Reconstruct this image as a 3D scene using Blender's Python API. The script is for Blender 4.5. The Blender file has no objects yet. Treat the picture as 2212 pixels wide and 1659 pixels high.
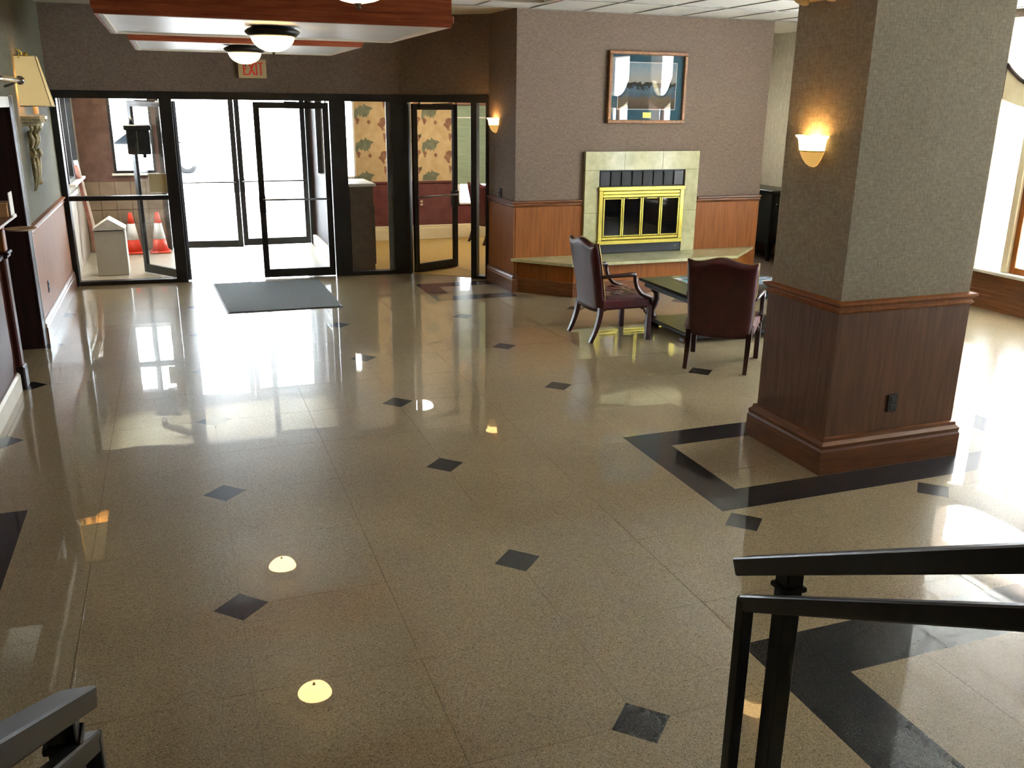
import bpy, bmesh, math, random
from mathutils import Vector, Matrix
random.seed(7)
PI = math.pi
scene = bpy.context.scene
COL = scene.collection

# ------------------------------------------------------------------ camera, world, exposure
cam_d = bpy.data.cameras.new('camera')
cam = bpy.data.objects.new('camera', cam_d)
COL.objects.link(cam)
RX, RY, RZ = (0.939, -0.345, 0.011), (0.093, 0.284, 0.954), (0.332, 0.895, -0.299)
_p, _y, _r = -0.303201296, 0.355297986, 0.0116169698
fwd = Vector((math.sin(_y)*math.cos(_p), math.cos(_y)*math.cos(_p), math.sin(_p)))
rgt0 = Vector((math.cos(_y), -math.sin(_y), 0))
up0 = rgt0.cross(fwd)
rgt = rgt0*math.cos(_r) + up0*math.sin(_r)
upv = -rgt0*math.sin(_r) + up0*math.cos(_r)
CAM = Vector((-0.1028, -3.8595, 2.2427))
m = Matrix((rgt, upv, -fwd)).transposed().to_4x4()
m.translation = CAM
cam.matrix_world = m
cam_d.sensor_width = 36.0
cam_d.lens = 1931.447/2212*36
cam_d.clip_start = 0.05
cam_d.clip_end = 500
scene.camera = cam

W = bpy.data.worlds.new('world')
scene.world = W
W.use_nodes = True
bg = W.node_tree.nodes['Background']
bg.inputs[0].default_value = (0.84, 0.92, 1.0, 1)
bg.inputs[1].default_value = 6.5

scene.view_settings.view_transform = 'Standard'
scene.view_settings.look = 'None'
scene.view_settings.gamma = 1.0
scene.view_settings.use_curve_mapping = False
scene.view_settings.exposure = 2.45
scene.cycles.max_bounces = 10
scene.cycles.diffuse_bounces = 5
scene.cycles.glossy_bounces = 4
scene.cycles.transparent_max_bounces = 16
scene.cycles.sample_clamp_indirect = 8.0

sun_d = bpy.data.lights.new('sun', 'SUN')
sun_d.energy = 70.0
sun_d.angle = 0.01
sun_d.color = (1.0, 0.98, 0.95)
sun = bpy.data.objects.new('sun', sun_d)
sun.rotation_euler = (math.radians(4), math.radians(27), 0)      # high sun over the side street
COL.objects.link(sun)

def portal(name, c, sx, sy, rot):
    l = bpy.data.lights.new(name, 'AREA')
    l.shape = 'RECTANGLE'
    l.size, l.size_y = sx, sy
    l.cycles.is_portal = True
    o = bpy.data.objects.new(name, l)
    o.location = c
    o.rotation_euler = rot
    COL.objects.link(o)
# area lights point along local -Z
IN_Y = (-PI/2, 0, 0)          # facing -Y (in from the street)
IN_X = (PI/2, 0, PI/2)        # replaced below by explicit facing -X
portal('street_portal', (0.5, 11.45, 1.25), 3.2, 2.3, IN_Y)
portal('cafe_portal', (4.2, 11.45, 1.4), 4.6, 2.0, IN_Y)
for yc, wy in ((3.26, 2.0), (0.875, 0.9), (-1.025, 1.2)):
    portal('bay_portal', (9.05, yc, 1.85), 3.0, wy, (0, PI/2, 0))

# ------------------------------------------------------------------ materials
MATS = {}
def srgb(h):
    if isinstance(h, str):
        h = [int(h[i:i+2], 16)/255 for i in (0, 2, 4)]
    return tuple((c/12.92 if c <= 0.04045 else ((c+0.055)/1.055)**2.4) for c in h)

def mat(name, col, rough=0.5, metal=0.0, spec=0.5, **kw):
    M_ = bpy.data.materials.new(name)
    M_.use_nodes = True
    nt = M_.node_tree
    b = nt.nodes['Principled BSDF']
    c = srgb(col) if not (isinstance(col, tuple) and len(col) == 4) else col[:3]
    b.inputs['Base Color'].default_value = (*c, 1)
    b.inputs['Roughness'].default_value = rough
    b.inputs['Metallic'].default_value = metal
    b.inputs['Specular IOR Level'].default_value = spec
    if kw.get('emit'):
        b.inputs['Emission Color'].default_value = (*kw['emit'][0], 1)
        b.inputs['Emission Strength'].default_value = kw['emit'][1]
    if kw.get('coat'):
        b.inputs['Coat Weight'].default_value = kw['coat']
        b.inputs['Coat Roughness'].default_value = 0.08
    MATS[name] = M_
    return M_

def N(nt, t, **kw):
    n = nt.nodes.new(t)
    for k, v in kw.items():
        if k.startswith('i_'):
            key = k[2:]
            key = int(key) if key.isdigit() else key.replace('_', ' ')
            n.inputs[key].default_value = v
        else:
            setattr(n, k, v)
    return n

def noise_mat(name, c1, c2, scale=(1, 1, 1), nscale=5.0, detail=4.0, rough=0.5, metal=0.0, spec=0.5, bump=0.0, lo=0.35, hi=0.65, coat=0, second=None):
    """colour varies between c1 and c2 with stretched noise; optional second fine noise layer"""
    M_ = mat(name, c1, rough, metal, spec, coat=coat)
    nt = M_.node_tree
    b = nt.nodes['Principled BSDF']
    tc = N(nt, 'ShaderNodeTexCoord')
    mp = N(nt, 'ShaderNodeMapping')
    mp.inputs['Scale'].default_value = scale
    nt.links.new(tc.outputs['Object'], mp.inputs['Vector'])
    nz = N(nt, 'ShaderNodeTexNoise')
    nz.inputs['Scale'].default_value = nscale
    nz.inputs['Detail'].default_value = detail
    nt.links.new(mp.outputs[0], nz.inputs['Vector'])
    cr = N(nt, 'ShaderNodeValToRGB')
    cr.color_ramp.elements[0].position = lo
    cr.color_ramp.elements[1].position = hi
    cr.color_ramp.elements[0].color = (*srgb(c1), 1)
    cr.color_ramp.elements[1].color = (*srgb(c2), 1)
    nt.links.new(nz.outputs[0], cr.inputs[0])
    out = cr.outputs[0]
    if second:
        sc2, nsc2, amt = second
        mp2 = N(nt, 'ShaderNodeMapping')
        mp2.inputs['Scale'].default_value = sc2
        nt.links.new(tc.outputs['Object'], mp2.inputs['Vector'])
        nz2 = N(nt, 'ShaderNodeTexNoise')
        nz2.inputs['Scale'].default_value = nsc2
        nz2.inputs['Detail'].default_value = 3
        nt.links.new(mp2.outputs[0], nz2.inputs['Vector'])
        mx = N(nt, 'ShaderNodeMix', data_type='RGBA', blend_type='OVERLAY')
        mx.inputs[0].default_value = amt
        nt.links.new(out, mx.inputs[6])
        nt.links.new(nz2.outputs[0], mx.inputs[7])
        out = mx.outputs[2]
    nt.links.new(out, b.inputs['Base Color'])
    if bump:
        bp = N(nt, 'ShaderNodeBump')
        bp.inputs['Strength'].default_value = bump
        bp.inputs['Distance'].default_value = 0.01
        nt.links.new(nz.outputs[0], bp.inputs['Height'])
        nt.links.new(bp.outputs[0], b.inputs['Normal'])
    return M_

def glass_mat(name, tint=(1, 1, 1), f=1.0):
    M_ = bpy.data.materials.new(name)
    M_.use_nodes = True
    nt = M_.node_tree
    nt.nodes.clear()
    o = N(nt, 'ShaderNodeOutputMaterial')
    t = N(nt, 'ShaderNodeBsdfTransparent')
    t.inputs[0].default_value = (*tint, 1)
    g = N(nt, 'ShaderNodeBsdfGlossy')
    g.inputs['Roughness'].default_value = 0.0
    fr = N(nt, 'ShaderNodeFresnel')
    ge = N(nt, 'ShaderNodeNewGeometry')                 # same reflectance on both faces of a pane
    io = N(nt, 'ShaderNodeMath', operation='MULTIPLY_ADD')
    io.inputs[1].default_value = 1/1.45-1.45
    io.inputs[2].default_value = 1.45
    nt.links.new(ge.outputs['Backfacing'], io.inputs[0])
    nt.links.new(io.outputs[0], fr.inputs[0])
    mu = N(nt, 'ShaderNodeMath', operation='MULTIPLY')
    mu.inputs[1].default_value = f
    nt.links.new(fr.outputs[0], mu.inputs[0])
    mx = N(nt, 'ShaderNodeMixShader')
    nt.links.new(mu.outputs[0], mx.inputs[0])
    nt.links.new(t.outputs[0], mx.inputs[1])
    nt.links.new(g.outputs[0], mx.inputs[2])
    nt.links.new(mx.outputs[0], o.inputs[0])
    MATS[name] = M_
    return M_

def terrazzo(name, base, chips, dark, rough=0.28, wav=0.018):
    M_ = mat(name, base, rough, 0, 0.5)
    nt = M_.node_tree
    b = nt.nodes['Principled BSDF']
    b.inputs['Coat Weight'].default_value = 1.0        # wax over honed stone
    b.inputs['Specular IOR Level'].default_value = 0.08
    b.inputs['Coat Roughness'].default_value = 0.012
    ge = N(nt, 'ShaderNodeNewGeometry')
    v = N(nt, 'ShaderNodeTexVoronoi')
    v.inputs['Scale'].default_value = 260
    nt.links.new(ge.outputs['Position'], v.inputs['Vector'])
    sep = N(nt, 'ShaderNodeSeparateColor')
    nt.links.new(v.outputs['Color'], sep.inputs[0])
    cr = N(nt, 'ShaderNodeValToRGB')
    e = cr.color_ramp.elements
    e[0].position = 0.0
    e[0].color = (*srgb(dark), 1)
    e[1].position = 0.2
    e[1].color = (*srgb(base), 1)
    e2 = e.new(0.68)
    e2.color = (*srgb(base), 1)
    e3 = e.new(0.9)
    e3.color = (*srgb(chips), 1)
    nt.links.new(sep.outputs[0], cr.inputs[0])
    n1 = N(nt, 'ShaderNodeTexNoise')
    n1.inputs['Scale'].default_value = 1.3
    n1.inputs['Detail'].default_value = 4
    nt.links.new(ge.outputs['Position'], n1.inputs['Vector'])
    mx = N(nt, 'ShaderNodeMix', data_type='RGBA', blend_type='OVERLAY')
    mx.inputs[0].default_value = 0.25
    nt.links.new(cr.outputs[0], mx.inputs[6])
    nt.links.new(n1.outputs[0], mx.inputs[7])
    nt.links.new(mx.outputs[2], b.inputs['Base Color'])
    # gentle undulation of the polish
    n2 = N(nt, 'ShaderNodeTexNoise')
    n2.inputs['Scale'].default_value = 1.6
    n2.inputs['Detail'].default_value = 2
    nt.links.new(ge.outputs['Position'], n2.inputs['Vector'])
    bp = N(nt, 'ShaderNodeBump')
    bp.inputs['Strength'].default_value = wav
    bp.inputs['Distance'].default_value = 0.05
    nt.links.new(n2.outputs[0], bp.inputs['Height'])
    nt.links.new(bp.outputs[0], b.inputs['Normal'])
    nt.links.new(bp.outputs[0], b.inputs['Coat Normal'])
    return M_

terrazzo('terrazzo', '94866a', 'b0a182', '5f533f')
terrazzo('terrazzo_dark', '131518', '2b2d30', '0a0b0d')
terrazzo('terrazzo_plain', '94866a', 'b0a182', '5f533f')
noise_mat('grout', '5d5241', '695d4b', nscale=20)
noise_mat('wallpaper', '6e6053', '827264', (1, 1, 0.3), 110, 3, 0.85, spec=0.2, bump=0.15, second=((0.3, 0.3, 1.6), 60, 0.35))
noise_mat('wallpaper_column_lit', '8d8473', 'a29985', (1, 1, 0.3), 110, 3, 0.85, spec=0.2, bump=0.15, second=((0.3, 0.3, 1.6), 60, 0.35))  # same paper as the walls, lightened to carry daylight on the column front
noise_mat('wallpaper_pale', 'b9b2a0', 'cbc5b4', (1, 1, 0.3), 50, 3, 0.85, spec=0.2, bump=0.1)
noise_mat('wallpaper_sage', '626051', '74725f', (1, 1, 0.25), 50, 3, 0.8, spec=0.2, bump=0.1, second=((0.3, 0.3, 1.6), 60, 0.3))
noise_mat('oak', '80491b', '955922', (9, 9, 0.5), 5, 5, 0.5, spec=0.25, second=((30, 30, 0.8), 8, 0.15))
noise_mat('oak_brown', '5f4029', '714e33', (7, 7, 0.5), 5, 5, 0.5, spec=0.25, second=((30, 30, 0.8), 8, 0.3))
noise_mat('oak_dark', '643a1f', '7a4a24', (0.6, 0.6, 8), 6, 4, 0.35)
noise_mat('cherry', '94462b', 'b0603c', (0.7, 0.7, 9), 5, 4, 0.5, spec=0.25, second=((3, 3, 40), 6, 0.25))
noise_mat('mahogany', '2a0f0a', '3d1710', (6, 6, 1), 6, 4, 0.32, coat=0.1)
noise_mat('dark_wood', '1f1210', '2c1915', (8, 8, 0.6), 5, 4, 0.5, spec=0.2)
noise_mat('desk_wood', '3a1a12', '4d251a', (8, 8, 0.6), 5, 4, 0.55, spec=0.2)
noise_mat('black_lacquer', '0b0b0d', '121214', nscale=3, rough=0.25)
noise_mat('table_black', '0c0d0c', '151615', (1, 6, 6), 4, 4, 0.3, spec=0.25)
noise_mat('bronze_frame', '1d1c1b', '262423', nscale=8, rough=0.4, metal=0.3)
noise_mat('rail_black', '131313', '1b1a19', nscale=30, rough=0.38, metal=0.2)
noise_mat('white_paint', 'd8d4c8', 'e2ded4', nscale=3, rough=0.55)
noise_mat('panel_white', 'd6d8da', 'e2e3e4', nscale=2, rough=0.38)
noise_mat('ceiling_tile', 'dcddd8', 'e8e9e4', nscale=90, detail=2, rough=0.9, spec=0.2, bump=0.2)
noise_mat('ceiling_plain', 'c4bfae', 'cdc8b8', nscale=10, rough=0.9, spec=0.2)
noise_mat('t_bar', '8b8b85', '95958f', nscale=9, rough=0.6)
noise_mat('cream_paint', 'd9cba4', 'e2d5b2', nscale=3, rough=0.55)
noise_mat('marble', 'adac82', 'c5c49c', (1, 1, 1), 2.2, 6, 0.14, second=((1, 1, 1), 14, 0.3))
noise_mat('brass', 'c0b14e', 'd2c463', nscale=4, rough=0.28, metal=0.85)
noise_mat('gilt', '8a8061', 'b3a882', nscale=60, rough=0.5, metal=0.5)
noise_mat('firebox_black', '0c0e12', '15181d', nscale=6, rough=0.35)
noise_mat('firebox_panel', '07080a', '0c0d10', nscale=6, rough=0.6)
mat('smoked_glass', '06080b', 0.04, 0, 0.6)
noise_mat('leather', '3c1015', '4b161b', nscale=12, rough=0.34, bump=0.08, second=((1, 1, 1), 160, 0.2))
noise_mat('leather_dark', '3d1016', '4b161c', nscale=12, rough=0.38, bump=0.08)
noise_mat('nail_brass', 'a38452', 'b8975f', nscale=10, rough=0.35, metal=1.0)
noise_mat('plaster_brown', '5e4238', '74554a', nscale=7, detail=6, rough=0.8, bump=0.2)
noise_mat('tile_tan', '7a6855', '8a7763', nscale=5, rough=0.4)
noise_mat('vestibule_floor', 'a7a194', 'b6b1a4', nscale=9, rough=0.3, detail=6)
noise_mat('vestibule_pale', 'a49b90', 'b2aa9f', nscale=5, rough=0.6)
noise_mat('carpet_tan', '8f7442', 'a3864f', nscale=60, rough=0.95, spec=0.1, bump=0.3)
noise_mat('mat_grey', '4d5456', '5e6567', (1, 1, 1), 80, 3, 0.9, spec=0.2, bump=0.5)
noise_mat('mat_rubber', '2c2d2e', '353637', nscale=30, rough=0.7)
noise_mat('map_paper', 'b59a70', 'c2a87e', nscale=9, detail=5, rough=0.8, spec=0.2)
noise_mat('map_teal', '666a55', '7b7c66', nscale=14, detail=4, rough=0.8, spec=0.2)
noise_mat('map_rose', '7a5442', '8f6b54', nscale=14, detail=4, rough=0.8, spec=0.2)
noise_mat('maroon_wall', '5b2c2a', '6b3935', nscale=6, rough=0.75, spec=0.3)
noise_mat('blind_green', '7f9078', '8f9f87', (0.5, 0.5, 8), 6, 2, 0.8)
noise_mat('chrome', 'b9b6b0', 'c8c5bf', nscale=4, rough=0.15, metal=1.0)
noise_mat('steel_dull', '77787a', '858688', nscale=10, rough=0.35, metal=1.0)
noise_mat('cone_orange', 'd6331a', 'e0452a', nscale=10, rough=0.5)
noise_mat('cone_white', 'd6d6d4', 'e3e3e0', nscale=10, rough=0.4)
noise_mat('bin_beige', 'b4ae9f', 'c4beb0', nscale=70, detail=2, rough=0.7, bump=0.15)
noise_mat('bin_white', 'c2beb4', 'cfcbc2', nscale=20, rough=0.5)
noise_mat('paper_tan', 'b8ac82', 'c4b98f', nscale=5, rough=0.7)
noise_mat('paper_white', 'dedcd4', 'e8e6e0', nscale=5, rough=0.7)
noise_mat('box_black', '17191b', '212426', nscale=10, rough=0.5)
noise_mat('counter_brown', '5a4736', '68543f', nscale=10, rough=0.6)
noise_mat('sign_ivory', 'c3ad7d', 'cdb98c', nscale=8, rough=0.6)
noise_mat('exit_red', 'e03a22', 'ea4a30', nscale=8, rough=0.5)
noise_mat('mat_blue', '2e5566', '386070', nscale=20, rough=0.8, spec=0.2)
noise_mat('picture_frame_wood', '7a4f28', '93642f', (6, 6, 6), 5, 3, 0.35)
noise_mat('plaque', 'd9c65a', 'e2d16c', nscale=6, rough=0.35, metal=0.4)
noise_mat('outlet_dark', '1c1a1a', '272424', nscale=10, rough=0.4)
noise_mat('outlet_ivory', 'b8a98c', 'c4b698', nscale=10, rough=0.4)
noise_mat('box_tan', 'b98a58', 'c4976a', nscale=8, rough=0.6)
noise_mat('dish_tan', 'b59a80', 'c2a98f', nscale=8, rough=0.3)
noise_mat('plank_white', 'c7bdb2', 'd6cdc4', nscale=12, rough=0.6)
noise_mat('plank_red', '7d4b40', '8f5c4f', nscale=12, rough=0.6)
noise_mat('concrete', '999a9b', 'acadae', nscale=4, detail=8, rough=0.9)
noise_mat('asphalt', '3c3c3e', '4a4a4c', nscale=30, rough=0.9)
noise_mat('car_white', 'd8dbde', 'e2e4e6', nscale=2, rough=0.25, coat=0.5)
noise_mat('tyre', '151515', '1e1e1e', nscale=20, rough=0.8)
mat('car_glass', '0c1014', 0.05, 0, 0.6)
noise_mat('bark', '4b3a2c', '5f4b39', (4, 4, 1), 6, 5, 0.9)
noise_mat('leaf', '4d7a26', '7ba33f', nscale=1.5, rough=0.6)
noise_mat('floor_wood', '6b4322', '80542c', (8, 0.6, 1), 4, 4, 0.35)
glass_mat('glass', (0.96, 0.97, 0.97))
glass_mat('glass_picture', (0.98, 0.98, 0.98), 1.6)

def lamp_mat(name, col, s, base='f1d9a8', rough=0.3):
    return mat(name, base, rough, 0, 0.5, emit=(col, s))
lamp_mat('dome_glow', (1.0, 0.64, 0.26), 4.2)
lamp_mat('sconce_glow', (1.0, 0.62, 0.22), 1.3)
lamp_mat('sconce_dim', (1.0, 0.58, 0.16), 0.11, 'd9a860')
lamp_mat('bulb', (1.0, 0.54, 0.19), 36.0)
lamp_mat('shade_cream', (1.0, 0.74, 0.34), 0.05, 'cbb57a', 0.8)

def art_mat():
    """harbour print: pale sky, dark wooded shore with buildings, blue-grey water, brown foreshore"""
    M_ = mat('art_print', '8899a0', 0.6, 0, 0.2)
    nt = M_.node_tree
    b = nt.nodes['Principled BSDF']
    tc = N(nt, 'ShaderNodeTexCoord')
    sx = N(nt, 'ShaderNodeSeparateXYZ')
    nt.links.new(tc.outputs['Generated'], sx.inputs[0])
    mp = N(nt, 'ShaderNodeMapping')
    mp.inputs['Scale'].default_value = (6, 1, 4)
    nt.links.new(tc.outputs['Generated'], mp.inputs[0])
    nz = N(nt, 'ShaderNodeTexNoise')
    nz.inputs['Scale'].default_value = 2.2
    nz.inputs['Detail'].default_value = 6
    nt.links.new(mp.outputs[0], nz.inputs[0])
    ml = N(nt, 'ShaderNodeMath', operation='MULTIPLY_ADD')
    ml.inputs[1].default_value = 0.34
    ml.inputs[2].default_value = -0.17
    nt.links.new(nz.outputs[0], ml.inputs[0])
    ad = N(nt, 'ShaderNodeMath', operation='ADD')
    nt.links.new(sx.outputs[2], ad.inputs[0])
    nt.links.new(ml.outputs[0], ad.inputs[1])
    cr = N(nt, 'ShaderNodeValToRGB')
    e = cr.color_ramp.elements
    e[0].position = 0.0
    e[0].color = (*srgb('4a3b2c'), 1)
    e[1].position = 1.0
    e[1].color = (*srgb('7f98a6'), 1)
    for pos, c in ((0.22, '6a5a44'), (0.3, '4d5f6b'), (0.44, '5b7486'), (0.47, '232a24'), (0.57, '333528'), (0.6, 'a9a69a'), (0.8, '97a3a6')):
        k = e.new(pos)
        k.color = (*srgb(c), 1)
    nt.links.new(ad.outputs[0], cr.inputs[0])
    nt.links.new(cr.outputs[0], b.inputs['Base Color'])
art_mat()

def cover_mat(name, cols):
    M_ = mat(name, cols[0], 0.2)
    nt = M_.node_tree
    b = nt.nodes['Principled BSDF']
    tc = N(nt, 'ShaderNodeTexCoord')
    nz = N(nt, 'ShaderNodeTexNoise')
    nz.inputs['Scale'].default_value = 9
    nt.links.new(tc.outputs['Object'], nz.inputs[0])
    cr = N(nt, 'ShaderNodeValToRGB')
    cr.color_ramp.interpolation = 'CONSTANT'
    e = cr.color_ramp.elements
    e[0].position = 0
    e[0].color = (*srgb(cols[0]), 1)
    e[1].position = 0.45
    e[1].color = (*srgb(cols[1]), 1)
    k = e.new(0.58)
    k.color = (*srgb(cols[2]), 1)
    nt.links.new(nz.outputs[0], cr.inputs[0])
    nt.links.new(cr.outputs[0], b.inputs['Base Color'])
cover_mat('cover_teal', ('3f8f9a', '3a5a9c', 'c8d4da'))
cover_mat('cover_blue', ('6d7f96', '8fa3b8', 'dfe6ec'))

# ------------------------------------------------------------------ mesh builder
class MB:
    def __init__(s):
        s.v, s.f, s.sm = [], [], []
    def add(s, vs, fs, smooth=False):
        o = len(s.v)
        s.v += [Vector(x) for x in vs]
        for f in fs:
            s.f.append([o+i for i in f])
            s.sm.append(smooth)
        return s
    def box(s, x0, x1, y0, y1, z0, z1, bev=0.0, M=None):
        x0, x1 = min(x0, x1), max(x0, x1)
        y0, y1 = min(y0, y1), max(y0, y1)
        z0, z1 = min(z0, z1), max(z0, z1)
        b = min(bev, (x1-x0)*.45, (y1-y0)*.45, (z1-z0)*.45)
        if b <= 0:
            vs = [(x, y, z) for z in (z0, z1) for y in (y0, y1) for x in (x0, x1)]
            fs = [(0, 2, 3, 1), (4, 5, 7, 6), (0, 1, 5, 4), (2, 6, 7, 3), (0, 4, 6, 2), (1, 3, 7, 5)]
        else:
            bm = bmesh.new()
            bmesh.ops.create_cube(bm, size=1, matrix=Matrix.Translation(((x0+x1)/2, (y0+y1)/2, (z0+z1)/2)) @ Matrix.Diagonal((x1-x0, y1-y0, z1-z0, 1)))
            bmesh.ops.bevel(bm, geom=bm.edges[:], offset=b, segments=1, affect='EDGES')
            bm.verts.index_update()
            vs = [tuple(v.co) for v in bm.verts]
            fs = [[v.index for v in f.verts] for f in bm.faces]
            bm.free()
        if M is not None:
            vs = [M @ Vector(v) for v in vs]
        return s.add(vs, fs)
    def prism(s, poly, axis, a, b, M=None):
        """poly of 2D points extruded along axis ('x','y','z') from a to b"""
        n = len(poly)
        def P(p, t):
            return {'x': (t, p[0], p[1]), 'y': (p[0], t, p[1]), 'z': (p[0], p[1], t)}[axis]
        vs = [P(p, a) for p in poly] + [P(p, b) for p in poly]
        fs = [list(range(n)), list(range(2*n-1, n-1, -1))] + [(i, (i+1) % n, n+(i+1) % n, n+i) for i in range(n)]
        if M is not None:
            vs = [M @ Vector(v) for v in vs]
        return s.add(vs, fs)
    def lathe(s, prof, c=(0, 0, 0), seg=24, a0=0.0, a1=2*PI, M=None, close=True):
        """prof: (r, z) list"""
        full = abs(a1-a0-2*PI) < 1e-6
        n = seg if full else seg+1
        vs, fs = [], []
        for r, z in prof:
            for k in range(n):
                a = a0+(a1-a0)*k/seg
                vs.append(Vector((c[0]+r*math.cos(a), c[1]+r*math.sin(a), c[2]+z)))
        for j in range(len(prof)-1):
            for k in range(seg):
                k2 = (k+1) % n
                fs.append((j*n+k, j*n+k2, (j+1)*n+k2, (j+1)*n+k))
        if close and full:
            if prof[0][0] > 1e-5: fs.append(list(range(n-1, -1, -1)))
            if prof[-1][0] > 1e-5: fs.append([(len(prof)-1)*n+k for k in range(n)])
        if M is not None:
            vs = [M @ v for v in vs]
        return s.add(vs, fs, True)
    def tube(s, pts, r, seg=8, sq=False, rr=None):
        """round (or square) tube along a polyline; r radius or list"""
        pts = [Vector(p) for p in pts]
        n = len(pts)
        R = r if isinstance(r, (list, tuple)) else [r]*n
        if sq: seg = 4
        vs, fs = [], []
        up = None
        for i, p in enumerate(pts):
            d = (pts[min(i+1, n-1)]-pts[max(i-1, 0)]).normalized()
            if up is None:
                up = Vector((0, 0, 1)) if abs(d.z) < 0.9 else Vector((1, 0, 0))
            x = d.cross(up).normalized()
            y = x.cross(d).normalized()
            up = y
            for k in range(seg):
                a = 2*PI*k/seg + (PI/4 if sq else 0)
                q = R[i]*(1.41421 if sq else 1)
                vs.append(p + x*math.cos(a)*q + y*math.sin(a)*q)
        for i in range(n-1):
            for k in range(seg):
                k2 = (k+1) % seg
                fs.append((i*seg+k, i*seg+k2, (i+1)*seg+k2, (i+1)*seg+k))
        fs.append(list(range(seg-1, -1, -1)))
        fs.append([(n-1)*seg+k for k in range(seg)])
        return s.add(vs, fs, not sq)
    def sphere(s, c, r, seg=12, rings=8, sc=(1, 1, 1)):
        prof = [(math.sin(PI*j/rings), -math.cos(PI*j/rings)) for j in range(rings+1)]
        vs, fs = [], []
        for a_, z in prof:
            for k in range(seg):
                a = 2*PI*k/seg
                vs.append((c[0]+r*sc[0]*a_*math.cos(a), c[1]+r*sc[1]*a_*math.sin(a), c[2]+r*sc[2]*z))
        for j in range(rings):
            for k in range(seg):
                k2 = (k+1) % seg
                fs.append((j*seg+k, j*seg+k2, (j+1)*seg+k2, (j+1)*seg+k))
        return s.add(vs, fs, True)
    def grid(s, fn, nu, nv, smooth=True, closed_u=False):
        vs = [fn(i/nu, j/nv) for j in range(nv+1) for i in range(nu+1)]
        fs = [(j*(nu+1)+i, j*(nu+1)+i+1, (j+1)*(nu+1)+i+1, (j+1)*(nu+1)+i) for j in range(nv) for i in range(nu)]
        return s.add(vs, fs, smooth)
    def moulding(s, path, prof, side=1, closed=False):
        """prof: list of (out, z) closed section; path xy list; out is to the right of travel when side=1"""
        n = len(path)
        P = [Vector((p[0], p[1])) for p in path]
        def nrm(i, j):
            d = (P[j]-P[i]).normalized()
            return Vector((d.y, -d.x))*side
        rings = []
        for i in range(n):
            if closed:
                n1, n2 = nrm((i-1) % n, i), nrm(i, (i+1) % n)
            else:
                n1 = nrm(max(i-1, 0), max(i, 1)) if i > 0 else nrm(0, 1)
                n2 = nrm(i, i+1) if i < n-1 else n1
            mm = (n1+n2)
            mm = mm/ max(mm.length_squared, 1e-6)*2
            rings.append([(P[i].x+mm.x*o, P[i].y+mm.y*o, z) for o, z in prof])
        m_ = len(prof)
        vs = [v for r in rings for v in r]
        fs = []
        for i in range(n if closed else n-1):
            j = (i+1) % n
            for k in range(m_):
                k2 = (k+1) % m_
                fs.append((i*m_+k, i*m_+k2, j*m_+k2, j*m_+k))
        if not closed:
            fs.append(list(range(m_)))
            fs.append([(n-1)*m_+k for k in range(m_-1, -1, -1)])
        return s.add(vs, fs)
    def mesh(s, name, mname, off=Vector((0, 0, 0))):
        me = bpy.data.meshes.new(name)
        me.from_pydata([v-off for v in s.v], [], s.f)
        for p, q in zip(me.polygons, s.sm):
            p.use_smooth = q
        me.materials.append(MATS[mname])
        bm = bmesh.new()
        bm.from_mesh(me)
        bmesh.ops.recalc_face_normals(bm, faces=bm.faces[:])
        bm.to_mesh(me)
        bm.free()
        me.update()
        return me

OFF = {}
def put(name, mb, mname, parent=None, kind=None, label=None, cat=None, group=None, origin=None):
    """origin: give a top-level mesh its own location (world coords)"""
    off = OFF.get(parent.name, Vector((0, 0, 0))) if parent else Vector((0, 0, 0))
    if origin is not None and not parent:
        off = Vector(origin)
    o = bpy.data.objects.new(name, mb.mesh(name, mname, off))
    COL.objects.link(o)
    if parent:
        o.parent = parent
        OFF[o.name] = off
    else:
        o.location = off if origin is not None else (0, 0, 0)
        OFF[o.name] = off
    tag(o, label, cat, group, kind)
    return o
def tag(o, label=None, cat=None, group=None, kind=None):
    if label: o['label'] = label
    if cat: o['category'] = cat
    if group: o['group'] = group
    if kind: o['kind'] = kind
    return o
def root(name, loc, label=None, cat=None, group=None, kind=None, rz=0.0, local=False):
    o = bpy.data.objects.new(name, None)
    COL.objects.link(o)
    o.empty_display_size = 0.1
    o.location = loc
    o.rotation_euler = (0, 0, rz)
    OFF[o.name] = Vector((0, 0, 0)) if local else Vector(loc)
    return tag(o, label, cat, group, kind)
def dup(r, loc, rz, label=None, group=None):
    c = r.copy()
    COL.objects.link(c)
    c.location = loc
    c.rotation_euler = (0, 0, rz)
    if label: c['label'] = label
    if group: c['group'] = group
    for ch in list(r.children):
        d = ch.copy()
        COL.objects.link(d)
        d.parent = c
        for g in list(ch.children):
            e = g.copy()
            COL.objects.link(e)
            e.parent = d
    return c
def S(name, mb, mname, parent=None):
    return put(name, mb, mname, parent, kind=None if parent else 'structure')
def B(*a, **k):
    return MB().box(*a, **k)

# ------------------------------------------------------------------ layout constants
XL = -1.42            # wall with the reception opening
XR = 8.77             # window wall
CZ = 3.3              # ceiling
FY = 6.51             # fireplace wall
A0, A1, A2, A3 = (-1.42, 8.44), (2.75, 8.14), (3.71, 7.38), (3.755, 6.51)
YB = -9.0             # wall behind
VY = 11.2             # street wall

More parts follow.
